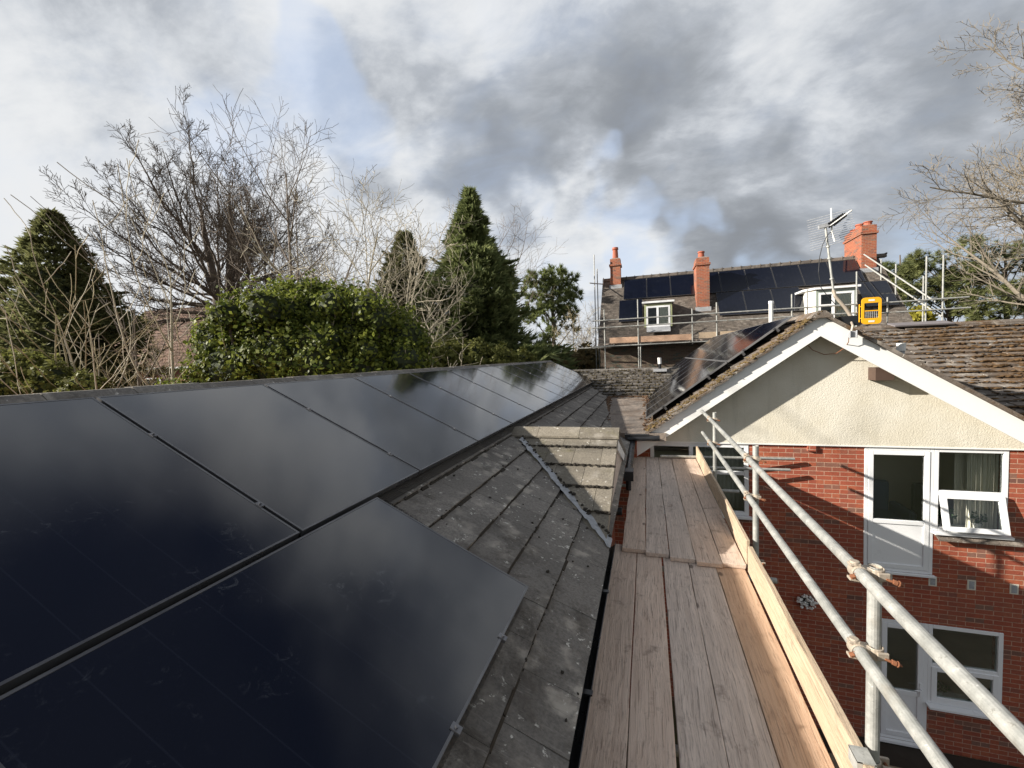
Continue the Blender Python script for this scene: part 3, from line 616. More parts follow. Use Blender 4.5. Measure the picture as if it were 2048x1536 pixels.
# lower door and window
fo = frame(3.58, 4.255, -4.665, -2.615, FY, .055).build('door', M['upvc'], gh, bevel=.005)
frame(3.637, 4.198, -4.60, -2.672, FY-.008, .075, .06, mullz=((-3.83, 3.712, 4.123),)).build('leaf', M['upvc'], fo, bevel=.006)
glass(3.712, 4.123, -3.79, -2.747, FY+.02).build('pane', M['pane'], fo)
mb = MB(); mb.box(3.712, 4.123, FY+.012, FY+.03, D-4.525, D-3.87); mb.build('infill_panel', M['upvc'], fo)
mb = MB(); mb.box(4.145, 4.175, FY-.022, FY-.0085, D-3.85, D-3.62); mb.tube([(4.16, FY-.015, D-3.72), (4.16, FY-.06, D-3.72), (4.06, FY-.06, D-3.725)], .009, 8); mb.build('handle', M['upvc'], fo)
mb = MB(); mb.box(3.56, 4.27, WY-.07, WY-.009, D-4.71, D-4.665); mb.build('sill', M['upvc'], fo, bevel=.004)
fo = frame(4.255, 5.19, -3.93, -2.615, FY, .06, mullz=((-3.29, 4.315, 5.13),)).build('window', M['upvc'], gh, bevel=.006)
glass(4.315, 5.13, -3.26, -2.675, FY+.03).build('pane', M['pane'], fo)
frame(4.30, 5.145, -3.89, -3.31, FY-.012, .075, .05).build('casement', M['upvc'], fo, bevel=.006); glass(4.375, 5.07, -3.815, -3.385, FY+.015).build('pane', M['pane'], fo)
mb = MB(); mb.box(4.235, 5.225, WY-.12, WY+.02, D-3.97, D-3.932); mb.build('sill', M['upvc'], fo, bevel=.005)
# vents in the wall
for vx in (3.72, 4.30, 4.787, 5.295):
    mb = MB(); mb.box(vx-.052, vx+.052, WY-.004, WY+.02, D-1.975, D-1.815); f_ = mb.build('wall_vent', M['render'], gh)
    mb = MB(); mb.box(vx-.032, vx+.032, WY-.008, WY-.0045, D-1.955, D-1.835); mb.build('vent_face', M['lead'], f_)
mb = MB(); mb.box(2.56, 2.68, WY-.05, WY-.001, D+.17, D+.255); mb.build('brick_bracket', M['brick'], gh)
mb = MB(); mb.box(3.40, 3.64, BY+.06, WY-.031, D+1.36, D+1.56); mb.build('purlin_end', M['brownwood'], gh)
mb = MB(); mb.box(1.46, 1.58, WY-.06, WY-.031, D+1.28, D+1.37); mb.build('wall_box', M['black_plastic'], gh)
# rooms behind the windows
mb = MB()
def room(x0, x1, y0, y1, z0, z1):
    a = [(x0, y0, z0), (x1, y0, z0), (x1, y1, z0), (x0, y1, z0), (x0, y0, z1), (x1, y0, z1), (x1, y1, z1), (x0, y1, z1)]
    n = len(mb.v); mb.v.extend(V(p) for p in a)
    for f in ((4, 7, 6, 5), (1, 2, 6, 5), (2, 3, 7, 6), (3, 0, 4, 7), (0, 1, 2, 3)): mb.f.append(tuple(n+i for i in f))
room(2.75, 5.36, WY+.22, 10.2, D-1.9, D+.26); room(-.3, 2.4, WY+.22, 11, D-1.9, D+.26); room(2.75, 5.36, WY+.22, 10.6, D-4.72, D-2.3); mb.build('room', M['roomwall'], gh)
# left slope roof of the gable
A36 = math.radians(36.3); gup2 = V((math.cos(A36), 0, math.sin(A36))); gn2 = V((-math.sin(A36), 0, math.cos(A36))); GEX = -.06; GEZ = AZ-SL*(AX-GEX)
GO = V((GEX, 0, GEZ)); GLn = (AX-GEX)/math.cos(A36)
def gp(u, y, d=0): return GO+gup2*u+YA*y+gn2*d
rng = random.Random(11)
mb = MB(); tiles(mb, gp(0, 18.6, 0), (0, -1, 0), gup2, gn2, 0, 18.6-7.905, GLn-.02, .27, .28, thick=.03, rise=.03, jit=.012, gap=.008, rng=rng); mb.build('roof', M['tile_right'], gh)
mb = MB()
mb.hexa([gp(.02, 7.98, -.13), gp(.02, 18.6, -.13), gp(GLn, 18.6, -.13), gp(GLn, 7.98, -.13), gp(.02, 7.98, -.07), gp(.02, 18.6, -.07), gp(GLn, 18.6, -.07), gp(GLn, 7.98, -.07)])
rx = 7.5; rz = AZ-SR*(rx-AX)
mb.hexa([(AX, 7.905, AZ-.06), (rx, 7.905, rz-.06), (rx, 12.6, rz-.06), (AX, 12.6, AZ-.06), (AX, 7.905, AZ-.005), (rx, 7.905, rz-.005), (rx, 12.6, rz-.005), (AX, 12.6, AZ-.005)])
mb.build('roof_verge', M['tile_right'], gh)
mb = MB(); y = 7.9
while y < 18.5: mb.prism([(AX+a, y, AZ+b) for a, b in ((-.15, -.085), (-.05, .01), (.05, .01), (.15, -.08), (.15, -.1), (-.15, -.105))], (0, .42, 0)); y += .425
mb.build('ridge', M['tile_right'], gh)
mb = MB()
for i in range(420):
    u = rng.uniform(0, GLn); s = rng.uniform(.006, .022); mb.blob(gp(u, 7.9+abs(rng.gauss(0, .28)), .0), s*1.5, s*1.6, s*.8, .5, rng, 5, 3)
tag(mb.build('verge_moss', M['moss_gold'], gh), kind='stuff')
# main right-hand roof facing the camera
MA = math.radians(24.5); mup = V((0, math.cos(MA), math.sin(MA))); mn = V((0, -math.sin(MA), math.cos(MA))); MR_Y, MR_Z = 12.5, D+2.385; ML = (MR_Y-8.5)/math.cos(MA)
MO = V((0, 8.5, MR_Z-(MR_Y-8.5)*math.tan(MA)))
mb = MB(); tiles(mb, MO, (1, 0, 0), mup, mn, 2.75, 12.5, ML, .215, .40, thick=.045, rise=.05, jit=.03, gap=.035, rng=rng); mb.build('main_roof', M['tile_right'], gh)
mb = MB(); mb.hexa([(2.75, 8.5, MO.z-.2), (12.5, 8.5, MO.z-.2), (12.5, 12.5, MR_Z-.2), (2.75, 12.5, MR_Z-.2), (2.75, 8.5, MO.z-.08), (12.5, 8.5, MO.z-.08), (12.5, 12.5, MR_Z-.08), (2.75, 12.5, MR_Z-.08)])
mb.hexa([(2.75, 12.5, MR_Z-.2), (12.5, 12.5, MR_Z-.2), (12.5, 16.6, MR_Z-2.2), (2.75, 16.6, MR_Z-2.2), (2.75, 12.5, MR_Z-.06), (12.5, 12.5, MR_Z-.06), (12.5, 16.6, MR_Z-2.06), (2.75, 16.6, MR_Z-2.06)]); mb.build('main_roof_deck', M['tile_old'], gh)
mb = MB(); x = 2.8
while x < 12.4: mb.prism([(x, MR_Y+a, MR_Z+b) for a, b in ((-.14, -.055), (-.04, .0), (.04, .0), (.14, -.055), (.14, -.09), (-.14, -.09))], (.42, 0, 0)); x += .425
mb.build('main_ridge', M['tile_right'], gh)
mb = MB(); mb.hexa([(5.55, 12.25, MR_Z-.06), (6.65, 12.25, MR_Z-.06), (6.65, 12.6, MR_Z+.02), (5.55, 12.6, MR_Z+.02), (5.55, 12.24, MR_Z-.03), (6.65, 12.24, MR_Z-.03), (6.65, 12.6, MR_Z+.05), (5.55, 12.6, MR_Z+.05)]); mb.build('ridge_flashing', M['grey_felt'], gh)
mb = MB(); 
for i in range(3400):
    k = rng.randrange(0, 20); x = 3+6.5*math.sqrt(rng.random()) if i % 3 else rng.gauss(7.4, .9); p = MO+mup*(k*.215+rng.choice((0, 0, 0, rng.uniform(-.1, .1)))+rng.uniform(-.03, .012))+V((x, 0, 0))-mn*.008; s = rng.uniform(.007, .024); mb.blob(p, s*2.6, s*1.5, s*.8, .5, rng, 5, 3)
tag(mb.build('main_roof_moss', M['moss_rust'], gh), kind='stuff')
mb = MB(); mb.box(-.0, 5.6, WY+2.6, 18, 0, D-2); mb.box(0, 2.7, WY+.3, WY+2.6, 0, D-2); mb.box(6.1, 9.5, WY+.3, 16, 0, D+.2); mb.box(0, 5.6, 12.4, 18, 0, D+.3); mb.build('house_body', M['brick'], gh)
vp = thing('vent_pipe', 'short white vent pipe poking up behind the right barge board', 'vent pipe', (4.05, 8.75, D+1.2))
mb = MB(); mb.tube([(4.05, 8.75, D+.6), (4.05, 8.75, D+1.87)], .05, 12); mb.build('pipe', M['lead'], vp); mb = MB(); mb.tube([(4.05, 8.75, D+1.80), (4.05, 8.75, D+1.93)], .062, 12); mb.build('cap', M['potwhite'], vp)
# panels on the gable's left slope
for i in range(8):
    panel(gp(.12+1.77/2, 8.62+1.154*i+.57, .13), (0, -1, 0), gup2, gn2, 1.128, 1.77, 'gable roof solar panel, ' + ('nearest of the lower row, above the white barge board' if i == 0 else '%s of the lower row counted back from the barge board' % ORD[i]), 'panels in the lower row of the gable roof', [(.575, -.5), (.575, .5)], 'lit_black_metal')
for i in range(5):
    panel(gp(.12+1.79+1.25/2, 8.62+1.81*i+.90, .13), (0, -1, 0), gup2, gn2, 1.79, 1.25, 'gable roof solar panel, ' + ('nearest of the upper row, just below the ridge' if i == 0 else '%s of the upper row counted back along the ridge' % ORD[i]), 'panels in the upper row of the gable roof', [(.90, -.3), (.90, .3)], 'lit_black_metal')
# ---- things fixed to the gable
fl = thing('floodlight', 'small floodlight on a bracket under the gable peak with trailing cable', 'floodlight', (3.02, 7.93, D+2.2))
mb = MB(); mb.tube([(3.05, 7.96, D+2.28), (3.03, 7.86, D+2.22), (3.01, 7.85, D+2.14)], .016, 8); mb.build('bracket', M['coupler'], fl)
mb = MB(); mb.box(2.965, 3.06, 7.80, 7.87, D+2.04, D+2.14); mb.box(2.96, 2.975, 7.77, 7.80, D+2.03, D+2.15); mb.box(3.045, 3.06, 7.77, 7.80, D+2.03, D+2.15); mb.build('lamp_body', M['lead'], fl, bevel=.006)
mb = MB(); pts = [at(1608, 683, Y=8.2), at(1625, 700, Y=8.2), at(1648, 709, Y=8.2), at(1672, 707, Y=8.15), at(1690, 695, Y=8.05), at(1697, 684, Y=7.9), at(1698, 672, Y=7.85)]; mb.tube(pts, .006, 6); mb.build('cable', M['rust'], fl)
ae = thing('tv_aerial', 'television aerial on a leaning grey mast above the gable peak', 'aerial', at(1705, 645, Y=8.15))
MY = 8.2
mb = MB(); mb.tube([at(1712, 648, Y=MY), at(1690, 615, Y=MY), at(1670, 592, Y=MY), at(1667, 580, Y=MY)], .026, 10); mb.build('bracket_arm', M['coupler'], ae)
mb = MB(); mb.tube([at(1668, 592, Y=MY), at(1651, 455, Y=MY)], .0165, 12)
for f in (.25, .55, .72): p = at(1668, 592, Y=MY).lerp(at(1651, 455, Y=MY), f); mb.tube([p-V((0, 0, .012)), p+V((0, 0, .012))], .029, 12)
mb.build('mast', M['galv'], ae)
mb = MB(); p = at(1699, 636, Y=MY-.18); mb.box(p.x-.12, p.x+.10, p.y-.05, p.y+.24, p.z-.12, p.z+.03); mb.build('bracket_plate', M['black_plastic'], ae)
mb = MB(); hb = at(1660, 452, Y=MY); q = at(1637, 455, Y=MY); mb.bar(q, at(1661, 449, Y=MY), .05, .05); mb.build('mount_block', M['lead'], ae)
mb = MB(); tip = at(1704, 420, Y=MY-.35); mb.tube([hb, tip], [.018, .010], 8); mb.bar(at(1662, 416, Y=MY-.05), at(1664, 470, Y=MY+.05), .02, .02); mb.tube([at(1663, 462, Y=MY), at(1670, 483, Y=MY)], .014, 8); mb.build('boom', M['potwhite'], ae)
mb = MB()
for i in range(9):
    p = hb.lerp(tip, .08+.072*i); w_ = .05-.002*i
    mb.bar(p+V((-w_, .0, .03)), p+V((w_, .0, -.01)), .018, .03); mb.bar(p+V((-w_*.6, .02, -.04)), p+V((w_*.6, .02, .045)), .016, .02)
mb.build('directors', M['black_plastic'], ae)
mb = MB()
for i in range(14):
    if i in (6, 7): pass
    yy = 432+i*4.6; dy = (yy-458); back = .15+abs(dy)*.0035
    a = at(1617+(i-6)*.6, yy+10, Y=MY+back+.12); b = at(1709-abs(i-6)*1.2, yy-14, Y=MY+back-.12); mb.tube([a, b], .0045, 5)
mb.build('reflector', M['lead'], ae)
mb = MB(); mb.tube([at(1664, 462, Y=MY), at(1655, 470, Y=MY-.03), at(1645, 490, Y=MY-.03), at(1639, 515, Y=MY-.03), at(1637, 545, Y=MY-.03), at(1642, 575, Y=MY-.03), at(1655, 592, Y=MY-.03), at(1672, 610, Y=MY-.03)], .006, 6); mb.build('cable', M['black_plastic'], ae)
# wall light
wl = thing('wall_ornament', 'round pebbly white wall ornament fixed to the shaded brick wall', 'ornament', at(1612, 1203, Y=WY)); rng = random.Random(9); cc = at(1612, 1203, Y=WY-.05)
mb = MB(); mb.tube([(cc.x, WY-.001, cc.z), (cc.x, WY-.05, cc.z)], .09, 12); mb.build('base', M['black_plastic'], wl)
mb = MB()
for i in range(60):
    a = rng.uniform(0, 2*PI); r_ = .17*math.sqrt(rng.random()); s = rng.uniform(.012, .026); mb.blob((cc.x+r_*math.cos(a), WY-.07+rng.uniform(-.02, .02), cc.z+r_*math.sin(a)*.72), s, s, s, .2, rng, 6, 4)
mb.build('pebbles', M['potwhite'], wl)
# curtains, furniture and plants inside
def curtain(label, x0, x1, y, z0, z1, mat, amp=.035, n=40, waves=7):
    m = MB(); pr = [(x0+(x1-x0)*i/n, y+amp*math.sin(2*PI*waves*i/n)+.01*math.sin(5.1*i)) for i in range(n+1)]
    for i in range(n): m.quad((*pr[i], D+z0), (*pr[i+1], D+z0), (*pr[i+1], D+z1), (*pr[i], D+z1))
    o = m.build('curtain', mat, loc=((x0+x1)/2, y, D+z0), smooth=True); s_ = o.modifiers.new('s', 'SOLIDIFY'); s_.thickness = .004
    tag(o, label, 'curtain'); return o
curtain('long pleated cream curtain at the right of the upper window', 4.80, 5.16, 8.47, -1.75, .22, M['curtain'])
curtain('wide cream curtain panel hanging deeper in the upper room', 4.72, 5.0, 8.62, -1.75, .22, M['curtain'], .015, 40, 5)
curtain('pale net curtain behind the small window by the boards', .80, 1.66, 8.6, -1.0, .22, M['net'], .02, 50, 11)
ch = thing('armchair', 'blue armchair seen through the glass of the upper door', 'armchair', (4.15, 9.6, D-1.89))
mb = MB(); mb.box(3.85, 4.5, 9.3, 9.95, D-1.7, D-1.3); mb.build('seat', M['blue_fabric'], ch, bevel=.05); mb = MB(); mb.box(3.9, 4.45, 9.9, 10.05, D-1.6, D-.72); mb.build('backrest', M['blue_fabric'], ch, bevel=.06)
for x0 in (3.76, 4.46):
    mb = MB(); mb.box(x0, x0+.13, 9.3, 10.0, D-1.7, D-1.12); mb.build('armrest', M['blue_fabric'], ch, bevel=.04)
for x0 in (3.8, 4.5):
    for y0 in (9.35, 9.9): mb = MB(); mb.box(x0, x0+.05, y0, y0+.05, D-1.895, D-1.7); mb.build('leg', M['brownwood'], ch)
dc = thing('office_chair', 'dark high backed chair beyond the tilted upper window', 'chair', (4.78, 9.4, D-1.89))
mb = MB(); mb.box(4.58, 4.95, 9.45, 9.53, D-1.3, D-.62); mb.build('backrest', M['dark_fabric'], dc, bevel=.05); mb = MB(); mb.box(4.56, 4.98, 9.1, 9.5, D-1.42, D-1.33); mb.build('seat', M['dark_fabric'], dc, bevel=.03); mb = MB(); mb.tube([(4.77, 9.3, D-1.895), (4.77, 9.3, D-1.42)], .03, 10); mb.build('pedestal', M['black_plastic'], dc)
tb = thing('sideboard', 'brown wooden sideboard standing low behind the upper door glass', 'sideboard', (3.45, 9.2, D-1.89))
mb = MB(); mb.box(3.0, 3.75, 9.0, 9.5, D-1.895, D-1.12); mb.build('body', M['brownwood'], tb); mb = MB(); mb.box(2.98, 3.77, 8.98, 9.52, D-1.118, D-1.08); mb.build('top', M['brownwood'], tb)
sh = MB(); sh.box(4.34, 5.14, WY+.07, WY+.30, D-1.08, D-1.045); tag(sh.build('window_shelf', M['upvc'], loc=(4.7, WY+.2, D-1.08)), 'white inner window ledge carrying the house plants', 'ledge')
def leafy(m, c, rad, n, size, rng, flat_=.6):
    for i in range(n):
        d = V((rng.gauss(0, 1), rng.gauss(0, 1), rng.gauss(0, .8))).normalized(); p = V(c)+V((d.x*rad[0], d.y*rad[1], d.z*rad[2]))*rng.random()**.4
        a = V((rng.gauss(0, 1), rng.gauss(0, 1), rng.gauss(0, 1))).normalized(); b = a.orthogonal().normalized(); s = size*rng.uniform(.6, 1.3)
        m.quad(p-a*s, p-b*s*flat_, p+a*s, p+b*s*flat_)
for px_, r_, lab in ((4.52, .13, 'dark leafy house plant in white pot on the upper window ledge'), (4.93, .11, 'bright green house plant on the upper window ledge by the curtain'), ):
    pt = thing('potted_plant', lab, 'plant', (px_, WY+.17, D-1.045)); rng = random.Random(int(px_*100))
    mb = MB(); mb.tube([(px_, WY+.17, D-1.044), (px_, WY+.17, D-.95)], [.045, .06], 12); mb.build('pot', M['potwhite'], pt); mb = MB(); leafy(mb, (px_, WY+.17, D-.86), (r_*1.2, .09, r_), 90, .03, rng); mb.build('leaves', M['plant'], pt)
pt = thing('potted_plant', 'small house plant standing in the lower ground floor window', 'plant', (4.55, WY+.2, D-3.93)); mb = MB(); mb.box(4.3, 5.14, WY+.07, WY+.3, D-3.95, D-3.91); mb.build('ledge', M['upvc'], pt); mb = MB(); mb.tube([(4.5, WY+.18, D-3.909), (4.5, WY+.18, D-3.82)], [.045, .06], 12); mb.build('pot', M['potwhite'], pt); mb = MB(); leafy(mb, (4.5, WY+.18, D-3.75), (.14, .08, .1), 70, .03, rng); mb.build('leaves', M['plant'], pt)

# ================================================================== NEAR SCAFFOLD
def board(name, label, cat, x0, x1, y0, y1, z0, z1, mat, group=None, seed=0, warp=.002):
    """one scaffold board with slightly worn, uneven edges"""
    rng = random.Random(seed); m = MB(); n = 14; rows = []
    for i in range(n+1):
        y = y0+(y1-y0)*i/n; dx = rng.uniform(-warp, warp); dz = rng.uniform(-warp, warp)*.5
        rows.append([(x0+dx, y, z0+dz), (x1+dx+rng.uniform(-warp, warp), y, z0+dz), (x1+dx+rng.uniform(-warp, warp), y, z1+dz), (x0+dx+rng.uniform(-warp, warp)*.6, y, z1+dz+rng.uniform(-warp, warp)*.3)])
    b = len(m.v)
    for r in rows: m.v += [V(p) for p in r]
    for i in range(n):
        for k in range(4): k2 = (k+1) % 4; m.f.append((b+i*4+k, b+(i+1)*4+k, b+(i+1)*4+k2, b+i*4+k2))
    m.f.append((b, b+1, b+2, b+3)); m.f.append((b+n*4+3, b+n*4+2, b+n*4+1, b+n*4))
    o = m.build(name, M[mat], loc=((x0+x1)/2, (y0+y1)/2, z0), bevel=.004); return tag(o, label, cat, group)
gl_ = 'boards of the near lower deck'
for i, (x0, x1, mt, lab) in enumerate(((-.345, -.126, 'board', 'lower deck scaffold board beside the black gutter, dirty along its left edge'), (-.121, .097, 'board', 'lower deck scaffold board second from the gutter, with a dark knot at its far end'),
        (.112, .323, 'board_grey', 'middle scaffold board of the lower deck, right of the wide gap'), (.328, .547, 'board_grey', 'lower deck scaffold board split by long cracks, partly sunlit'), (.552, .783, 'board_new', 'orange sunlit scaffold board of the lower deck beside the toe board'))):
    board('scaffold_board', lab, 'scaffold board', x0, x1, -.6, 4.30, D-.038, D, mt, gl_, i+1)
gu_ = 'boards of the far upper deck'
for i, (x0, x1, ye, mt, lab) in enumerate(((-.262, -.047, 4.13, 'board', 'upper deck scaffold board nearest the left roof and downpipe'), (-.040, .165, 4.085, 'board_grey', 'greyish upper deck scaffold board second from the left roof'),
        (.171, .383, 4.035, 'board_grey', 'middle scaffold board of the upper deck with a long dark stain'), (.389, .599, 3.99, 'board', 'upper deck scaffold board with a split near end, fourth from the left roof'), (.605, .79, 4.02, 'board', 'upper deck scaffold board lying against the plywood toe board'))):
    board('scaffold_board', lab, 'scaffold board', x0, x1, ye, 7.98, D+.004, D+.042, mt, gu_, i+20, .003)
board('toe_board', 'long pale toe board standing along the lower deck, sunlit', 'toe board', .800, .838, -.6, 4.0, D-.005, D+.222, 'board_toe', 'toe boards', 40)
board('toe_board', 'pale toe board standing along the upper deck up to the small window', 'toe board', .795, .822, 4.03, 7.98, D+.044, D+.262, 'board_toe', 'toe boards', 41, .003)
sc = thing('scaffold', 'galvanised scaffold tube guard rail along the boards, with rusty couplers', 'scaffold', (.9, 2, 0))
TR = .0242; RX = .822; SX = .882
for z_, lab, y1 in ((D+.966, None, 7.32), (D+.632, None, 7.27)):
    mb = MB(); pts = [(RX, y, z_+.004*math.sin(y*1.3)) for y in (-.7, 1, 2.0, 3, 4, 5, 6, 6.6, y1)]; mb.tube(pts, TR, 16); mb.build('guard_rail', M['galv'], sc, smooth=False)
STD = ((2.075, D+.02, D+.99), (4.10, D-.02, D+1.075), (6.45, D+.04, D+1.06))
for y, z0, z1 in STD:
    mb = MB(); mb.tube([(SX, y, z0-.04), (SX+.004, y+.006, z1)], TR, 16, cap=False)
    mb.tube([(SX+.004, y+.006, z1-.005), (SX, y, z0-.039)], TR-.004, 16, cap=False); mb.build('standard', M['galv'], sc)
for y, x1, z in ((2.06, 2.6, D-.065), (3.94, 1.02, D-.065), (6.45, 1.2, D-.065), (.4, 1.2, D-.065)):
    mb = MB(); mb.tube([(-.6, y+.07, z), (x1, y+.07, z)], TR, 14); mb.build('transom', M['galv'], sc)
mb = MB(); mb.tube([(.2, 7.88, D-.07+.16), (2.35, 8.2, D-.07+.11)], TR, 14); mb.build('tie_tube', M['galv'], sc)
mb = MB(); mb.tube([at(1418, 935, Y=7.95), at(1580, 940, Y=8.15)], TR, 14); mb.build('tie_tube', M['galv'], sc)
def sleeve(m, c, ax, r0, r1, half, n=18, gap=.0):
    ax = V(ax).normalized(); x = ax.orthogonal().normalized(); y = ax.cross(x); c = V(c); b = len(m.v)
    for k in range(n):
        a = 2*PI*k/n; d = x*math.cos(a)+y*math.sin(a)
        m.v += [c+d*r1-ax*half, c+d*r1+ax*half, c+d*r0+ax*half, c+d*r0-ax*half]
    for k in range(n):
        p = b+k*4; q = b+((k+1) % n)*4
        for i in range(4): j = (i+1) % 4; m.f.append((p+i, q+i, q+j, p+j))
def coupler(y, z, big=True):
    xm = (RX+SX)/2; m = MB(); sleeve(m, (RX, y, z), (0, 1, 0), TR+.0005, TR+.0065, .024); sleeve(m, (SX, y, z), (0, 0, 1), TR+.0005, TR+.0065, .024)
    m.box(xm-.016, xm+.016, y-.022, y+.022, z-.022, z+.022)
    for s_ in (-1, 1):           # flap ears and hinge lobes
        m.hexa([(RX-.034, y-.016, z+s_*.030-.006), (RX+.006, y-.016, z+s_*.034-.006), (RX+.006, y+.016, z+s_*.034-.006), (RX-.034, y+.016, z+s_*.030-.006), (RX-.034, y-.016, z+s_*.030+.006), (RX+.006, y-.016, z+s_*.034+.006), (RX+.006, y+.016, z+s_*.034+.006), (RX-.034, y+.016, z+s_*.030+.006)])
        m.hexa([(SX-.006, y+s_*.034-.006, z-.016), (SX+.036, y+s_*.030-.006, z-.016), (SX+.036, y+s_*.030+.006, z-.016), (SX-.006, y+s_*.034+.006, z-.016), (SX-.006, y+s_*.034-.006, z+.016), (SX+.036, y+s_*.030-.006, z+.016), (SX+.036, y+s_*.030+.006, z+.016), (SX-.006, y+s_*.034+.006, z+.016)])
    m.tube([(RX-.012, y, z+.026), (RX-.012, y, z+.045)], .018, 10)
    cp = m.build('coupler', M['coupler'], sc, bevel=.003)
    for p0, p1, hx in (((RX-.040, y-.036, z-.010), (RX+.012, y-.030, z+.004), (RX-.032, y-.035, z-.008)), ((SX+.02, y-.036, z-.006), (SX+.072, y-.044, z-.020), (SX+.048, y-.040, z-.013))):
        m = MB(); p0 = V(p0); p1 = V(p1); hx = V(hx); d = (p1-p0).normalized(); m.tube([p0, p1], .0055, 8)
        m.tube([hx-d*.007, hx+d*.007], .0105, 6); m.tube([hx+d*.011, hx+d*.014], .0125, 10); m.build('bolt', M['rust'], cp)
    return cp
for y, z0, z1 in STD:
    for z in (D+.966, D+.632): coupler(y-.01, z)
mb = MB()            # toe board clip and base coupler by the nearest standard
y = 2.0; mb.box(.78, .845, y-.05, y+.03, D+.224, D+.230); mb.box(.839, .846, y-.05, y+.03, D+.1, D+.2295); mb.box(.780, .7985, y-.05, y+.03, D+.17, D+.2295); mb.hexa([(.846, y-.05, D+.16), (.875, y+.02, D+.16), (.875, y+.05, D+.16), (.846, y+.03, D+.16), (.846, y-.05, D+.166), (.875, y+.02, D+.166), (.875, y+.05, D+.166), (.846, y+.03, D+.166)])
cl_ = mb.build('toe_board_clip', M['galv'], sc)
for yy, zz_ in ((2.075, D+.13), (4.1, D+.04)):
    mb = MB(); sleeve(mb, (SX, yy, zz_), (0, 0, 1), TR+.0005, TR+.007, .022); mb.box(SX+.026, SX+.07, yy-.03, yy-.018, zz_-.016, zz_+.016); mb.box(SX+.026, SX+.07, yy+.018, yy+.03, zz_-.016, zz_+.016); c_ = mb.build('base_coupler', M['coupler'], sc, bevel=.003)
    mb = MB(); mb.tube([(SX+.05, yy-.05, zz_), (SX+.055, yy+.05, zz_-.01)], .007, 8); mb.tube([(SX+.052, yy-.045, zz_), (SX+.052, yy-.03, zz_)], .013, 6); mb.build('bolt', M['rust'], c_)

# ================================================================== FAR HOUSE
fh = thing('steep_roofed_house', 'brown brick house with steep tiled roof, three chimneys and black solar panels', 'building', (4.2, 25, 0))
T48 = math.radians(48); fup = V((0, math.cos(T48), math.sin(T48))); fn = V((0, -math.sin(T48), math.cos(T48))); FR = V((0, 25.5, D+6.3))
FX0, FX1 = -2.35, 10.80; FL = 5.3
def fp(x, u, d=0): return V((x, 0, 0))+FR+fup*u+fn*d      # u is negative down the slope
mb = MB(); rng = random.Random(21); tiles(mb, fp(0, -FL), (1, 0, 0), fup, fn, FX0, FX1, FL, .105, .168, thick=.014, rise=.012, jit=.006, rng=rng); mb.build('roof', M['tile_far'], fh)
mb = MB(); x = FX0
while x < FX1: mb.prism([(x, FR.y+a, FR.z+b+.03) for a, b in ((-.16, -.14), (-.10, -.02), (0, .04), (.10, -.02), (.16, -.14), (.1, -.16), (-.1, -.16))], (.43, 0, 0)); mb.box(x+.415, x+.455, FR.y-.12, FR.y+.12, FR.z+.0, FR.z+.085); x += .45
mb.build('ridge', M['tile_far'], fh)
e0 = fp(0, -FL); mb = MB(); mb.prism([(FX0+.08, e0.y+.12, e0.z-.02), (FX0+.08, FR.y, FR.z-.03), (FX0+.08, 29, FR.z-3.9), (FX0+.08, 29, 0), (FX0+.08, e0.y+.35, 0), (FX0+.08, e0.y+.35, e0.z-.02)], (FX1-FX0-.16, 0, 0)); mb.build('wall', M['brick_far'], fh)
mb = MB(); mb.hexa([(FX0, FR.y, FR.z-.06), (FX1, FR.y, FR.z-.06), (FX1, 29.3, FR.z-4.2), (FX0, 29.3, FR.z-4.2), (FX0, FR.y, FR.z), (FX1, FR.y, FR.z), (FX1, 29.3, FR.z-4.14), (FX0, 29.3, FR.z-4.14)]); mb.box(FX0, FX1, e0.y+.0, e0.y+.36, e0.z-.08, e0.z-.025); mb.build('rear_roof', M['tile_far'], fh)
def pot(x, y, z, r, h, par):
    m = MB(); m.tube([(x, y, z), (x, y, z+h*.8), (x, y, z+h*.82), (x, y, z+h)], [r*1.08, r*.9, r*1.15, r*1.05], 14); m.build('pot', M['terracotta'], par)
def stack(x0, x1, y0, y1, zb, zt, sh, name='chimney'):
    m = MB(); m.box(x0, x1, y0, y1, zb, sh); m.box(x0-.055, x1+.055, y0-.055, y1+.055, sh, sh+.10); m.box(x0+.0, x1-.0, y0+.0, y1-.0, sh+.10, zt)
    c = m.build(name, M['brick_chimney'], fh); mm = MB(); mm.hexa([(x0+.02, y0+.02, zt), (x1-.02, y0+.02, zt), (x1-.02, y1-.02, zt), (x0+.02, y1-.02, zt), (x0+.12, y0+.12, zt+.06), (x1-.12, y0+.12, zt+.06), (x1-.12, y1-.12, zt+.06), (x0+.12, y1-.12, zt+.06)]); mm.build('flaunching', M['mortar'], c)
    ml = MB(); yy = y0-.03; u_ = (yy-FR.y)/math.cos(T48); ml.box(x0-.06, x1+.06, y0-.05, y0-.004, FR.z+u_*math.sin(T48)-.12, FR.z+u_*math.sin(T48)+.18); ml.build('flashing', M['lead'], c); return c
k = 25.2/20
c = stack(-1.88, -1.32, 25.0, 25.7, D+5.2, D+7.35, D+6.95); pot(-1.6, 25.35, D+7.38, .155, .66, c)
c = stack(2.45, 3.05, 23.45, 24.6, D+3.7, D+6.62, D+6.25); pot(2.72, 23.8, D+6.65, .15, .34, c)
c = stack(9.86, 10.46, 24.75, 26.6, D+5.2, D+7.62, D+7.22); pot(10.2, 25.0, D+7.62, .17, .22, c); pot(10.15, 25.7, D+7.62, .17, .30, c); pot(10.15, 26.3, D+7.62, .16, .2, c)
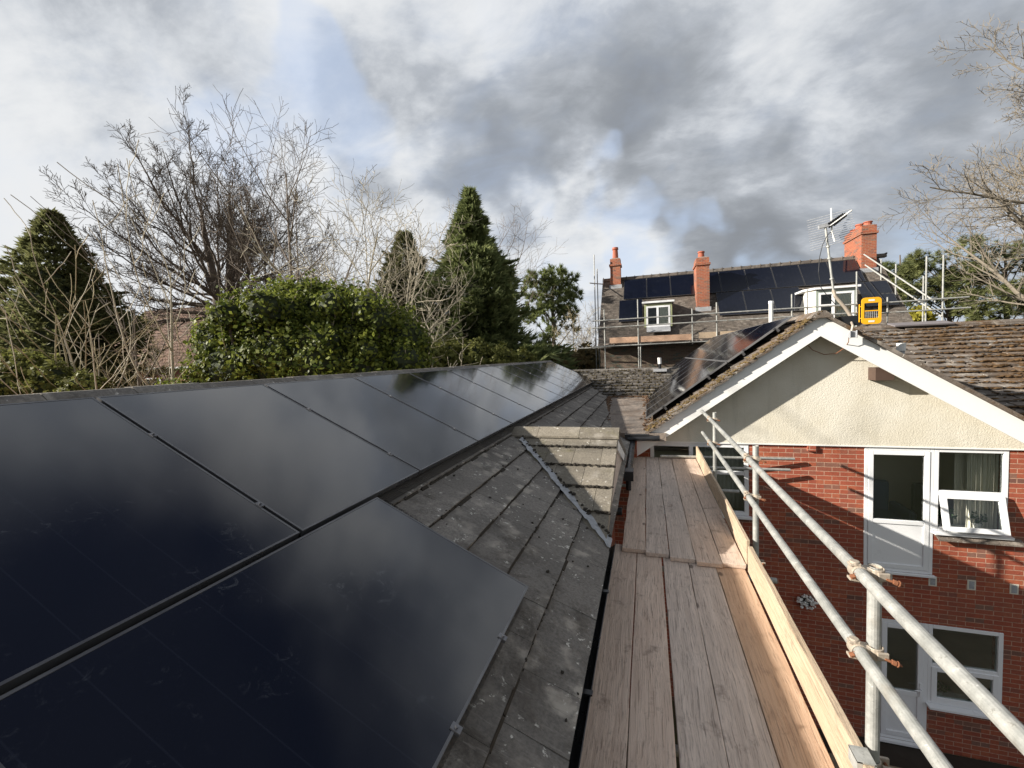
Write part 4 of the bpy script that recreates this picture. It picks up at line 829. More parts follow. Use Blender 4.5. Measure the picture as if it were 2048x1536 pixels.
# dormers
def dormer(x0, x1, y0, z0, z1, cheek, green, wide=False):
    m = MB(); m.box(x0+.02, x1-.02, y0+.07, y0+2.2, z0+.05, z1-.06); d = m.build('dormer', cheek, fh)
    fr = MB(); w_ = .09; fr.box(x0+.0, x0+w_, y0, y0+.069, z0, z1-.1); fr.box(x1-w_, x1, y0, y0+.069, z0, z1-.1); fr.box(x0+w_, x1-w_, y0, y0+.069, z1-.2, z1-.1); fr.build('surround', green, d)
    rf = MB(); rf.box(x0-.1, x1+.1, y0-.12, y0+2.2, z1-.058, z1+.03); rf.build('dormer_roof', M['upvc'], d)
    xa, xb, za, zb = x0+w_+.003, x1-w_-.003, z0+.0, z1-.203; wn = MB(); f_ = .085
    wn.box(xa, xa+f_, y0-.01, y0+.06, za, zb); wn.box(xb-f_, xb, y0-.01, y0+.06, za, zb); wn.box(xa+f_, xb-f_, y0-.01, y0+.06, za, za+f_); wn.box(xa+f_, xb-f_, y0-.01, y0+.06, zb-f_, zb); xm = xa+(xb-xa)*(.48 if not wide else .42); wn.box(xm-.05, xm+.05, y0-.012, y0+.06, za+f_, zb-f_)
    if wide: wn.box(xa+f_, xm-.05, y0-.012, y0+.06, zb-.62, zb-.52)
    win = wn.build('window', M['upvc'], d)
    g_ = MB(); g_.box(xa+f_, xb-f_, y0+.035, y0+.04, za+f_, zb-f_); g_.build('pane', M['pane'], win)
    bk = MB(); bk.box(xa+.02, xb-.02, y0+.058, y0+.066, za+.02, zb-.02); bk.build('dark_room', M['dark'], win)
    m = MB(); n = 24; xs = xm+.08; xe = xb-f_-.02; pr = [(xs+(xe-xs)*i/n, y0+.05+.008*math.sin(i*1.7)) for i in range(n+1)]
    for i in range(n): m.quad((*pr[i], za+f_), (*pr[i+1], za+f_), (*pr[i+1], zb-f_), (*pr[i], zb-f_))
    m.build('curtain', M['curtain'], win)
    return d
M['green_paint'] = flat('faded_green_paint', (.33, .36, .20), .6, 0, .15, 8); M['grey_green'] = flat('grey_green_trim', (.28, .33, .29), .5, 0, .1, 8); M['cheek'] = flat('white_cladding', (.74, .72, .64), .6, 0, .06, 5)
p0 = at(1289, 655, Y=22.45); p1 = at(1344, 601, Y=22.45)
dormer(p0.x, p1.x, 22.45, p0.z, p1.z, M['tile_far'], M['green_paint'])
mb = MB(); mb.hexa([(p0.x+.1, 22.2, p0.z-.28), (p1.x-.1, 22.2, p0.z-.28), (p1.x-.1, 22.46, p0.z), (p0.x+.1, 22.46, p0.z), (p0.x+.1, 22.17, p0.z-.25), (p1.x-.1, 22.17, p0.z-.25), (p1.x-.1, 22.40, p0.z+.01), (p0.x+.1, 22.40, p0.z+.01)]); mb.build('dormer_apron', M['lead'], fh)
p0 = at(1632, 658, Y=22.3); p1 = at(1714, 571, Y=22.3)
dormer(p0.x, p1.x, 22.3, p0.z, p1.z, M['cheek'], M['grey_green'], True)
mb = MB(); q0 = at(1604, 640, Y=22.9); q1 = at(1633, 580, Y=22.3); mb.prism([(p0.x+.02, 22.31, p0.z), (p0.x-.28, 22.75, p0.z), (p0.x-.28, 22.75, p1.z-.06), (p0.x+.02, 22.31, p1.z-.06), ], (.25, 1.2, 0)); mb.build('bay_cheek', M['cheek'], fh)
mb = MB(); mb.prism([(p0.x-.08, 22.2, p1.z-.055), (p0.x-.40, 22.72, p1.z-.055), (p0.x-.40, 24.2, p1.z-.055), (p0.x-.08, 24.2, p1.z-.055)][::-1], (0, 0, .08)); mb.build('bay_roof', M['upvc'], fh)
# far panels
FPW, FPL, FPP = 1.195, 1.64, 1.2178
def fpanel(x0, utop, lab, grp): panel(fp(x0+FPW/2, utop-FPL/2, .11), (1, 0, 0), fup, fn, FPW, FPL, lab, grp)
for i in range(9):
    fpanel(-1.14+FPP*i, -.30, 'solar panel under the ridge of the steep far roof, ' + ('beside the left chimney' if i == 0 else ('beside the right chimney' if i == 8 else '%s from the left chimney' % ORD[i])), 'upper row of panels on the steep far roof')
fpanel(-1.36, -2.02, 'black solar panel left of the small dormer window on the steep far roof', 'lower panels on the steep far roof')
for i, lab in enumerate(('lower black solar panel right of the middle chimney on the steep far roof', 'lower black solar panel midway between middle chimney and white dormer', 'lower black solar panel beside the white dormer on its left')): fpanel(3.43+FPP*i, -2.0, lab, 'lower panels on the steep far roof')
fpanel(9.37, -2.0, 'lower black solar panel right of the white dormer, above the yellow gate', 'lower panels on the steep far roof')

# ================================================================== FAR SCAFFOLD
fs = thing('house_scaffold', 'galvanised tube scaffold with guard rails round the steep roofed house', 'scaffold', (4, 21.2, 0))
SY = 21.2
def far_tube(name, a, b, r=.03):
    m = MB(); m.tube([a, b], r, 8); return m.build(name, M['galv'], fs)
for x, z0, z1 in ((-1.93, 0, 4.15), (-.36, 0, 4.52), (-.27, 0, 2.42), (2.02, 2.3, 3.92), (3.04, 2.35, 4.12), (5.98, 2.4, 4.25), (6.55, 2.4, 4.40), (8.30, 2.3, 4.98), (9.35, 2.35, 3.85), (10.6, 0, 5.35), (11.13, 0, 5.35)): far_tube('standard', (x, SY, D+z0 if z0 else 0), (x, SY+.02, D+z1))
far_tube('standard', (10.95, SY+.9, 0), (10.95, SY+.9, D+4.7)); far_tube('standard', (-2.42, SY+1.5, 0), (-2.30, SY+4.2, D+6.4), .028); far_tube('standard', (-2.75, SY+3.4, 0), (-2.72, SY+3.4, D+7.6), .028); far_tube('standard', (-2.62, SY+3.9, 0), (-2.62, SY+3.9, D+6.9), .028)
for z, x0, x1 in ((3.62, -2.5, 8.30), (3.27, -2.5, 8.30), (3.63, 9.15, 11.9), (3.22, 9.1, 11.95)): far_tube('guard_rail', (x0, SY-.06, D+z), (x1, SY-.06, D+z+.02))
far_tube('ledger', (-2.6, SY-.06, D+2.36), (4.6, SY-.06, D+2.40)); far_tube('ledger', (-3.3, SY+.4, D+2.33), (-1.9, SY+.3, D+2.33))
far_tube('raking_rail', (9.9, SY+3.4, D+6.25), (10.95, SY+.1, D+3.55)); far_tube('raking_rail', (9.95, SY+3.4, D+5.75), (11.1, SY, D+2.95))
for p in ((10.15, SY+3.1, 5.0, 5.9), (10.35, SY+2.3, 4.6, 5.5)): far_tube('standard', (p[0]+.3, p[1], D+p[2]-.6), (p[0]+.3, p[1], D+p[3]))
far_tube('transom', (10.2, SY-.1, D+3.5), (11.4, SY+.9, D+3.8)); far_tube('transom', (-2.3, SY+4, D+6.02), (-2.9, SY+2.5, D+5.9))
for x in (-1.5, .2, 1.9, 3.3, 5, 7): far_tube('transom', (x, SY-.1, D+2.42), (x, SY+1.05, D+2.42))
mb = MB(); 
for k_ in range(4): mb.box(-2.0, 9.6, SY+.12+k_*.235, SY+.34+k_*.235, D+2.45, D+2.49)
mb.build('deck', M['board_grey'], fs)
for x0, x1, mt, lab, zz_ in ((-1.70, 1.98, 'board_far', 'reddish toe board along the far scaffold under the small dormer', 2.50), (2.30, 5.6, 'board_toe', 'paler toe board along the far scaffold right of the middle chimney', 2.54)):
    m = MB(); m.box(x0, x1, SY+.035, SY+.075, D+zz_, D+zz_+.27); tag(m.build('toe_board', M[mt], loc=((x0+x1)/2, SY, D+zz_)), lab, 'toe board', 'toe boards of the far scaffold')
gt = thing('scaffold_gate', 'yellow scaffold gate with rounded corners and wire mesh below', 'gate', (8.78, 21.0, D+2.7))
a_ = at(1723, 596, Y=21.0); b_ = at(1762, 647, Y=21.0); gx0, gx1, gz0, gz1 = a_.x, b_.x, b_.z, a_.z
mb = MB(); gw = .085
pts = []
def rr(x0, x1, z0, z1, r):
    o = []
    for cx, cz, s0 in ((x1-r, z1-r, 0), (x0+r, z1-r, 90), (x0+r, z0+r, 180), (x1-r, z0+r, 270)):
        for k_ in range(6): a = math.radians(s0+18*k_); o.append((cx+r*math.cos(a), cz+r*math.sin(a)))
    return o
ou = rr(gx0, gx1, gz0, gz1, .13); inn = rr(gx0+gw, gx1-gw, gz0+.24, gz1-.22, .03); n = len(ou); b0 = len(mb.v)
for (x, z), (xi, zi) in zip(ou, inn): mb.v += [V((x, 20.97, z)), V((xi, 20.97, zi)), V((xi, 21.01, zi)), V((x, 21.01, z))]
for i in range(n):
    p = b0+i*4; q = b0+((i+1) % n)*4
    for s_ in range(4): mb.f.append((p+s_, p+(s_+1) % 4, q+(s_+1) % 4, q+s_))
mb.build('frame', M['yellow'], gt)
zm = gz0+(gz1-gz0)*.50; mb = MB(); mb.box(gx0+gw, gx1-gw, 20.98, 21.0, zm-.02, zm+.02); mb.tube([(gx0-.06, 21.02, gz0+.1), (gx0-.06, 21.02, gz1-.25)], .02, 8); mb.tube([(gx0-.06, 21.02, gz0+.25), (gx0+.05, 20.99, gz0+.25)], .016, 6); mb.tube([(gx0-.06, 21.02, gz1-.35), (gx0+.05, 20.99, gz1-.35)], .016, 6); mb.build('hinge_bar', M['yellow'], gt)
for zc_ in (gz1-.115, gz0+.11):
    mb = MB(); mb.box((gx0+gx1)/2-.10, (gx0+gx1)/2+.10, 20.962, 20.9695, zc_-.035, zc_+.035); mb.build('pale_marking', M['potwhite'], gt)
mb = MB()
for i in range(1, 7): x = gx0+gw+(gx1-gx0-2*gw)*i/7; mb.tube([(x, 20.99, gz0+.2), (x, 20.99, zm)], .006, 5)
for i in range(1, 5): z = gz0+.24+(zm-gz0-.24)*i/5; mb.tube([(gx0+gw, 20.99, z), (gx1-gw, 20.99, z)], .006, 5)
mb.build('wire_mesh', M['galv'], gt)
wp = thing('soil_pipe', 'thick white soil pipe standing behind the gable solar panels', 'pipe', at(1542, 640, Y=20.6)); p = at(1542, 603, Y=20.6)
mb = MB(); mb.tube([(p.x, p.y, D+.6), p], .085, 12); mb.build('pipe', M['potwhite'], wp); mb = MB(); mb.tube([(p.x, p.y, p.z-.1), (p.x, p.y, p.z+.02)], .095, 12); mb.build('collar', M['upvc'], wp)

# ================================================================== BACKGROUND HOUSE
bh = thing('garden_house', 'red brick house with brown roof half hidden behind the bare trees', 'building', at(400, 790, zc=27)*1)
c0 = at(170, 735, zc=28); c1 = at(620, 735, zc=24); dr = V((c1.x-c0.x, c1.y-c0.y, 0)); Lh = dr.length; dr.normalize(); nr = V((dr.y, -dr.x, 0)); ez = at(400, 733, zc=26).z; rz_ = at(440, 612, zc=30).z
o_ = V((c0.x, c0.y, 0)); mb = MB()
mb.prism([o_, o_+dr*Lh, o_+dr*Lh+V((0, 0, ez)), o_+V((0, 0, ez))], nr*-8); mb.build('wall', M['brick_bg'], bh)
rlen = 5.2; hh = rz_-ez; rl_ = math.hypot(4.3, hh); rup = (nr*-4.3+V((0, 0, hh))).normalized(); rn_ = dr.cross(rup)
mb = MB(); tiles(mb, o_+V((0, 0, ez))+nr*.3-V((0, 0, .1)), dr, rup, rn_, -.3, Lh+.3, rl_+.35, .3, .33, thick=.03, rise=.03, jit=.01); mb.build('roof', M['tile_brown'], bh)
mb = MB(); mb.prism([o_+V((0, 0, ez-.02)), o_-nr*4.3+V((0, 0, rz_-.12)), o_-nr*8+V((0, 0, ez))], dr*Lh); mb.build('roof_deck', M['tile_brown'], bh)
mb = MB(); mb.bar(o_+nr*.36+V((0, 0, ez-.02)), o_+dr*Lh+nr*.36+V((0, 0, ez-.02)), .11, .1); mb.build('gutter', M['upvc'], bh)
for f in (.12, .3, .5, .68, .85):
    mb = MB(); a = o_+dr*(Lh*f)+nr*.02+V((0, 0, ez-1.75)); mb.prism([a, a+dr*1.2, a+dr*1.2+V((0, 0, 1.15)), a+V((0, 0, 1.15))], nr*.04); w_ = mb.build('window', M['upvc'], bh)
    mb = MB(); a = a+dr*.08+V((0, 0, .08))+nr*.041; mb.prism([a, a+dr*1.04, a+dr*1.04+V((0, 0, .99)), a+V((0, 0, .99))], nr*.004); mb.build('pane', M['dark'], w_)

# ================================================================== TREES
def ground_at(px, zc, py=740):
    p = at(px, py, zc=zc); return V((p.x, p.y, 0))
class Tree:
    def __init__(s, seed, sides=(8, 6, 4, 3, 3, 3)): s.r = random.Random(seed); s.tr = MB(); s.cr = MB(); s.sides = sides
    def branch(s, p, d, L, r, lev, cfg):
        rng = s.r; n = cfg['seg'][lev]; pts = [p.copy()]; rad = [r]; d = d.normalized(); tip = cfg.get('tip', .25)
        for i in range(n):
            j = cfg['jit'][lev]; d = (d+V((rng.gauss(0, j), rng.gauss(0, j), rng.gauss(0, j)))+V((0, 0, cfg['up'][lev]))+cfg.get('wind', V((0, 0, 0)))*(.03*lev)).normalized()
            pts.append(pts[-1]+d*(L/n)); rad.append(max(cfg['rmin'], r*(1-(1-tip)*(i+1)/n)))
        (s.tr if lev == 0 else s.cr).tube(pts, rad, s.sides[lev], cap=False)
        if lev >= cfg['levels']: return
        k = cfg['kids'][lev]; k = k if isinstance(k, int) else rng.randint(*k); f0 = cfg['from'][lev]; ph = rng.uniform(0, 2*PI)
        for c in range(k):
            f = f0+(1-f0)*((c+rng.random()*.8)/k); x = f*n; i = min(int(x), n-1); q = pts[i].lerp(pts[i+1], x-i); dd = (pts[i+1]-pts[i]).normalized()
            ph += 2.4+rng.uniform(-.5, .5); a = math.radians(rng.uniform(*cfg['ang'][lev])); o = dd.orthogonal().normalized(); o2 = dd.cross(o)
            nd = dd*math.cos(a)+(o*math.cos(ph)+o2*math.sin(ph))*math.sin(a)
            s.branch(q, nd, L*rng.uniform(*cfg['len'][lev])*(1-.45*(f-f0)/(1-f0+1e-6)), max(cfg['rmin'], rad[i]*rng.uniform(.45, .65)), lev+1, cfg)
    def build(s, label, loc, mt, mc, cat='tree', group=None, name='bare_tree'):
        r = thing(name, label, cat, loc, group); s.tr.build('trunk', mt, r, smooth=True, uv=False); s.cr.build('crown', mc, r, uv=False); return r
BEECH = dict(seg=(6, 9, 7, 5, 4, 3), jit=(.03, .06, .10, .13, .16, .2), up=(.02, .05, .035, .03, .02, 0), kids=(13, 9, 8, 6, 4), ang=((18, 55), (25, 55), (28, 60), (30, 65), (30, 65)), len=((1.15, 1.6), (.38, .6), (.42, .62), (.45, .7), (.5, .7)), levels=4, rmin=.008, **{'from': (.35, .2, .15, .12, .1)})
BEECH['from'] = (.35, .2, .15, .12, .1)
# the big spreading tree: a fan of limbs rising from a twin stem, each carrying its own twigs
def fan_tree(seed, base, stems, limbs, cfg, label, mt, mc, rad):
    t_ = Tree(seed); rng = t_.r
    for st in stems: t_.tr.tube([base]+[V(p) for p in st], [rad*1.25]+[rad*(.85, .66, .36, .06)[i] for i in range(len(st))], 9, cap=False)
    for (fk, tip, r0) in limbs:
        L = (tip-fk).length; out = V((tip.x-fk.x, tip.y-fk.y, 0)); mid = fk.lerp(tip, .45)+out*.10-V((0, 0, .05*L)); pts = []; n = 9
        for i in range(n+1):
            f = i/n; p = fk*(1-f)**2+mid*2*f*(1-f)+tip*f*f; pts.append(p+V((rng.gauss(0, .012*L), rng.gauss(0, .012*L), rng.gauss(0, .012*L)))*(f > 0))
        rad_ = [max(.012, r0*(1-.88*i/n)) for i in range(n+1)]; t_.cr.tube(pts, rad_, 6, cap=False); ph = rng.uniform(0, 6)
        for c in range(cfg['n']):
            f = .28+.72*(c+rng.random())/cfg['n']; x = min(f*n, n-.01); i = int(x); q = pts[i].lerp(pts[i+1], x-i); d = (pts[i+1]-pts[i]).normalized(); ph += 2.4; a = math.radians(rng.uniform(18, 46)); o = d.orthogonal().normalized(); o2 = d.cross(o)
            nd = d*math.cos(a)+(o*math.cos(ph)+o2*math.sin(ph))*math.sin(a); t_.branch(q, nd, L*rng.uniform(.26, .5)*(1.15-.75*f), max(.012, rad_[i]*.55), 2, cfg)
    r = thing('bare_tree', label, 'tree', base, 'bare trees'); t_.tr.build('trunk', mt, r, smooth=True, uv=False); t_.cr.build('crown', mc, r, uv=False); return r
TW = dict(BEECH); TW.update(n=9, kids=(0, 0, 8, 5, 3), len=((1, 1), (1, 1), (.38, .62), (.42, .68), (.45, .7)), ang=((1, 1), (1, 1), (22, 48), (25, 55), (30, 60)), up=(0, 0, .05, .045, .03, 0), rmin=.0085, seg=(6, 9, 6, 4, 3, 3), tip=.3)
b = ground_at(455, 24); rg = random.Random(8); zf = at(455, 640, zc=24).z; limbs = []
s1 = [(b.x-.1, b.y, zf-1.5), (b.x-.35, b.y, zf+1.5), (b.x-.6, b.y-.3, zf+5), (b.x-.7, b.y-.3, zf+6.5)]; s2 = [(b.x+.1, b.y, zf-1.5), (b.x+.35, b.y+.2, zf+1.5), (b.x+.5, b.y+.4, zf+5), (b.x+.6, b.y+.4, zf+6.8)]
for i in range(46):
    k_ = (i*.61803) % 1; al = math.radians(-86+164*k_); az = rg.uniform(-1.25, 1.25); L = (12.2-4.4*abs(al)/1.4)*((1-.27*abs(math.sin(al))) if al < 0 else .88)*rg.uniform(.72, 1.02)
    sx = math.sin(al); d = V((sx*math.cos(az)*rt.x, sx*math.cos(az)*rt.y, math.cos(al)))+V((fw.x, fw.y, 0))*math.sin(az)*(.25+.75*abs(sx))
    st = s1 if (al < 0) else s2; h = rg.uniform(0, .55)*(1-abs(al)/1.6); q = V(st[0]).lerp(V(st[2]), .25+h) if h < .3 else V(st[1]).lerp(V(st[3]), h)
    limbs.append((q, V((b.x, b.y, zf-.6))+d.normalized()*L, rg.uniform(.05, .105)))
fan_tree(4, b, (s1, s2), limbs, TW, 'tall spreading bare tree with dark forked trunk left of the ivy thicket', M['bark'], M['bark'], .36)
YOUNG = dict(seg=(9, 7, 5, 4, 3), jit=(.035, .07, .11, .15, .2), up=(.02, .06, .05, .03, .0), kids=(15, 8, 6, 4), ang=((30, 60), (30, 60), (30, 65), (30, 65)), len=((.32, .6), (.4, .6), (.45, .65), (.45, .7)), levels=3, rmin=.007, tip=.12)
YOUNG['from'] = (.30, .2, .15, .1)
def young(seed, px, zc, hgt, rad, label, mt, lean=(0, 0), cfg=YOUNG, **kw):
    b = ground_at(px, zc); c = dict(cfg); c.update(kw); t_ = Tree(seed); t_.branch(b, V((lean[0], lean[1], 1)), hgt, rad, 0, c); return t_.build(label, b, M[mt], M[mt], group='bare trees')
young(11, 610, 18, 15.2, .16, 'slender bare tree with pale stem rising behind the ivy thicket', 'bark_mid', (-.03, 0))
young(12, 718, 17, 12.2, .15, 'pale grey bare tree leaning right above the ivy thicket', 'bark_pale', (.06, 0))
young(13, 745, 15.5, 10.6, .11, 'thin pale bare tree with long side shoots before the tall conifer', 'bark_pale', (.20, 0))
young(14, 545, 26, 14.5, .16, 'dark thin bare tree just right of the big forked tree', 'bark', (.02, 0))
young(15, 660, 28, 13.2, .17, 'distant grey bare tree between the two pale stems', 'bark_mid')
young(16, 1000, 31, 14.6, .2, 'bare tree showing its twigs right of the conifer tip', 'bark_mid', (.03, 0))
# near, pale sunlit sprawling saplings at the left
SPRAWL = dict(YOUNG); SPRAWL.update(kids=(9, 4, 3, 2), ang=((25, 62), (25, 60), (30, 65), (30, 65)), len=((.34, .70), (.32, .6), (.45, .65), (.45, .7)), up=(.02, .08, .05, .02, 0), levels=2, rmin=.008, seg=(8, 8, 6, 4, 3)); SPRAWL['from'] = (.42, .2, .15, .1)
young(21, 322, 11.5, 9.4, .10, 'pale straight stemmed sapling standing before the brown roofed house', 'bark_pale', (0, .0), SPRAWL)
young(22, 235, 10, 7.9, .085, 'sunlit sapling leaning left in front of the rounded dark conifer', 'bark_pale', (-.28, .05), SPRAWL)
young(23, 150, 11, 8.2, .09, 'many branched sapling in front of the rounded dark conifer', 'bark_yellow', (-.16, .1), SPRAWL)
young(24, 60, 10.5, 8.2, .085, 'leftmost bare sapling at the picture edge', 'bark_yellow', (-.05, .1), SPRAWL)
young(25, 420, 12, 8.2, .06, 'thin sapling with upright shoots at the left edge of the ivy', 'bark_mid', (.05, 0), SPRAWL, kids=(8, 5, 4, 3))
young(26, 262, 13, 8.8, .09, 'grey sapling with long arching shoots left of the straight stem', 'bark_mid', (-.12, .1), SPRAWL)
SCRUB = dict(SPRAWL); SCRUB.update(kids=(13, 8, 5, 2), levels=3, rmin=.007); SCRUB['from'] = (.25, .15, .15, .1)
young(27, 385, 15, 6.6, .06, 'twiggy bare bush before the red brick garden house wall', 'bark_mid', (0, 0), SCRUB)
young(28, 290, 14.5, 6.4, .06, 'low tangled bare bush between the straight pale sapling and the dark conifer', 'bark_yellow', (-.1, 0), SCRUB)
b = V((-15.5, 1.2, 0)); t_ = Tree(44); c_ = dict(SCRUB); c_.update(kids=(11, 6, 4, 2), len=((.28, .5), (.35, .6), (.45, .65), (.45, .7)), rmin=.012); c_['from'] = (.45, .15, .15, .1); t_.branch(b, V((0, 0, 1)), 14.5, .16, 0, c_); t_.build('tall bare tree standing just beyond the left edge of the picture', b, M['bark_mid'], M['bark_mid'], group='bare trees')
# right-hand big bare tree
b = ground_at(2262, 19); tr = Tree(36); cfg = dict(BEECH); cfg.update(kids=(17, 11, 7, 5, 3), ang=((30, 72), (22, 50), (25, 55), (30, 60), (30, 65)), len=((.34, .66), (.40, .62), (.42, .62), (.45, .7), (.5, .7)), rmin=.009); cfg['from'] = (.36, .15, .15, .12, .1); tr.branch(b, V((-.01, 0, 1)), 17.5, .34, 0, cfg)
tr.build('tall bare tree reaching in from the right edge above the tiled roof', b, M['bark_mid'], M['bark_olive'], group='bare trees')

def spray_conifer(seed, px, zc, top_py, half_px, label, mat, n=2600, shape=.9, low=.12, droop=.25, size=.75, round_=False, wid=.17, core=.5):
    rng = random.Random(seed); b = ground_at(px, zc); hgt = at(px, top_py, zc=zc).z; R = half_px*zc/F; t_ = MB(); t_.tube([b, b+V((0, 0, hgt*.5)), b+V((0, 0, hgt*.97))], [R*.09, R*.05, .02], 8)
    m = MB(); co_ = MB()
    bumps = [(rng.uniform(0, 2*PI), rng.random(), rng.uniform(.55, 1.32)) for _ in range(110)]
    def profile(f): return ((1-f)**shape if not round_ else math.sqrt(max(0, 1-f**2.6))*(1-.22*f))*min(1, .6+f*4)*(1-.45*max(0, (f-.62)/.38))
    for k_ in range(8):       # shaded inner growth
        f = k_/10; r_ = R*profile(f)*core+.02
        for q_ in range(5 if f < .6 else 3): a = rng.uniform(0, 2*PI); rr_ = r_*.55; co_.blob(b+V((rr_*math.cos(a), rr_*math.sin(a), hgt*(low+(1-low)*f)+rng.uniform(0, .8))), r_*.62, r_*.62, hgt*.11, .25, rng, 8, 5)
    for i in range(n):
        h = low+(1-low)*(rng.random()**1.25); f = (h-low)/(1-low); prof = profile(f); a = rng.uniform(0, 2*PI); lump = 1
        for ba, bh_, bs in bumps:
            da = abs((a-ba+PI) % (2*PI)-PI)
            if da < .45 and abs(bh_-f) < .07: lump = bs
        rr_ = R*prof*lump*(rng.uniform(.4, 1.0)**.5)+.05; p = b+V((rr_*math.cos(a), rr_*math.sin(a), hgt*h)); out = V((math.cos(a)+rng.gauss(0, .4), math.sin(a)+rng.gauss(0, .4), rng.uniform(.1, 1.2)-droop)).normalized()
        side = V((-math.sin(a), math.cos(a), 0)); rad_d = V((math.cos(a), math.sin(a), 0)); s_ = size*rng.uniform(.6, 1.25)*(.45+.55*(1-f)); sweep = rng.uniform(.25, .9)
        for k_ in range(5):      # a fan of scale leaves sweeping out and up, its face turned outwards
            ang = (k_-2)*.36+rng.uniform(-.12, .12); dd = ((rad_d*rng.uniform(.5, 1.1)+V((0, 0, sweep-droop)))*math.cos(ang)+side*math.sin(ang)+V((rng.gauss(0, .15), rng.gauss(0, .15), rng.gauss(0, .15)))).normalized(); L_ = s_*(1-.2*abs(k_-2))*rng.uniform(.7, 1.1)
            nf = rad_d*.8+V((0, 0, .55))+V((rng.gauss(0, .45), rng.gauss(0, .45), rng.gauss(0, .45))); wv = dd.cross(nf).normalized()*L_*wid
            m.tri(p-wv, p+wv+dd*L_*.25, p+dd*L_); m.tri(p+dd*L_*.25-wv*1.3, p+dd*L_*.4+wv*1.3, p+dd*L_*.8+wv*1.9)
    for q_ in range(int(46*R/5)):      # ragged boughs that reach past the rest
        f = rng.random()**1.2*.9; a = rng.uniform(0, 2*PI); r0 = R*profile(f); ln_ = rng.uniform(.10, .34)*(r0+.5); up_ = rng.uniform(-.15, .55); rd = V((math.cos(a), math.sin(a), 0)); sd = V((-rd.y, rd.x, 0)); z0 = hgt*(low+(1-low)*f)
        for i in range(16):
            t_q = i/15; p = b+rd*(r0*.8+ln_*t_q*1.6)+V((0, 0, z0+up_*ln_*t_q*1.6+.25*ln_*t_q*t_q))+sd*rng.gauss(0, .10*ln_*(1.3-t_q))
            for sg in (-1, 1, 0):
                dd = (rd*.8+sd*sg*rng.uniform(.4, .9)+V((0, 0, rng.uniform(.0, .6)))).normalized(); L_ = size*.5*(1.15-.6*t_q)*rng.uniform(.7, 1.2); wv = dd.cross(rd*.5+V((0, 0, 1))+V((rng.gauss(0, .4), rng.gauss(0, .4), 0))).normalized()*L_*.16; m.tri(p-wv, p+wv+dd*L_*.25, p+dd*L_); m.tri(p+dd*L_*.2-wv*1.4, p+dd*L_*.4+wv*1.4, p+dd*L_*.85+wv*1.5)
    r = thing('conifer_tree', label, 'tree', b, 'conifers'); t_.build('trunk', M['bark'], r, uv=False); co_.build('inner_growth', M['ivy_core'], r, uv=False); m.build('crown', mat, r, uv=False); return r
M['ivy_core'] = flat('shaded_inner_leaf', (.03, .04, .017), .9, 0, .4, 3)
spray_conifer(51, 955, 25, 392, 212, 'tall dark green conifer with pointed tip beside the stone pine', M['ley'], 8500, .88, .04, size=1.15, wid=.12, core=.42)
spray_conifer(52, 822, 26, 470, 178, 'shorter green conifer half hidden by pale bare branches', M['ley2'], 5200, .70, .05, core=.4, size=1., wid=.12)
spray_conifer(53, 132, 19, 432, 238, 'broad dark conifer at the far left behind pale saplings', M['ley_brown'], 10500, .66, .03, size=.72, wid=.16, core=.5)
spray_conifer(54, 1095, 30, 668, 42, 'small dark conifer low behind the end of the left roof panels', M['ley'], 1200, .8, .05)
def pine(seed, px, zc, puffs, label, mat, trunk_to, n=46, ns=.42):
    rng = random.Random(seed); b = ground_at(px, zc); r = thing('pine_tree', label, 'tree', b, 'pines'); t_ = MB(); topz = at(trunk_to[0], trunk_to[1], zc=zc); t_.tube([b, b.lerp(topz, .5)+V((.2, 0, 0)), topz], [.28, .2, .06], 8); m = MB(); lim = MB()
    for (x, y, rad_px, cnt) in puffs:
        c = at(x, y, zc=zc+rng.uniform(-1.5, 1.5)); R_ = rad_px*zc/F
        lim.tube([V((b.x, b.y, 0)).lerp(topz, min(.95, max(.3, (c.z-.8)/topz.z-.12))), c], [.07, .03], 5)
        for j in range(int(cnt*2.6)):
            d = V((rng.gauss(0, 1), rng.gauss(0, 1), rng.gauss(0, .75))).normalized()*R_*rng.random()**.4; q = c+d; e_ = (d+V((0, 0, R_*.9))).normalized()
            for k_ in range(n):
                dd = (V((rng.gauss(0, 1), rng.gauss(0, 1), rng.gauss(0, 1)))*.75+e_).normalized(); wv = dd.orthogonal().normalized()*ns*.10; L_ = ns*rng.uniform(.7, 1.5); m.tri(q-wv, q+wv, q+dd*L_)
    t_.build('trunk', M['bark'], r, uv=False); lim.build('limb', M['bark'], r, uv=False); m.build('crown', mat, r, uv=False)
pine(61, 1098, 38, [(1110, 548, 24, 14), (1135, 562, 24, 14), (1085, 560, 26, 14), (1068, 590, 24, 14), (1120, 595, 32, 22), (1100, 580, 26, 14), (1150, 590, 15, 9), (1140, 628, 24, 12), (1090, 620, 28, 16), (1120, 620, 24, 12), (1065, 635, 22, 12), (1100, 660, 24, 10), (1145, 655, 12, 4), (1060, 560, 14, 6)], 'bushy pine with open lower branches left of the steep roofed house', M['pine'], (1105, 560), 34, .40)
prng = random.Random(77)
pine(62, 1905, 42, [(prng.uniform(1795, 1990), prng.uniform(515, 585), prng.uniform(14, 28), 10) for _ in range(26)]+[(prng.uniform(1800, 1960), prng.uniform(585, 640), prng.uniform(10, 18), 6) for _ in range(10)], 'wide pine behind the scaffold poles at the right end of the steep roof', M['pine_right'], (1890, 520), 34)
pine(63, 2010, 40, [(prng.uniform(1925, 2110), prng.uniform(485, 640), prng.uniform(16, 30), 10) for _ in range(32)], 'olive green pine behind the bare tree at the right edge', M['pine_right'], (2010, 490), 34)
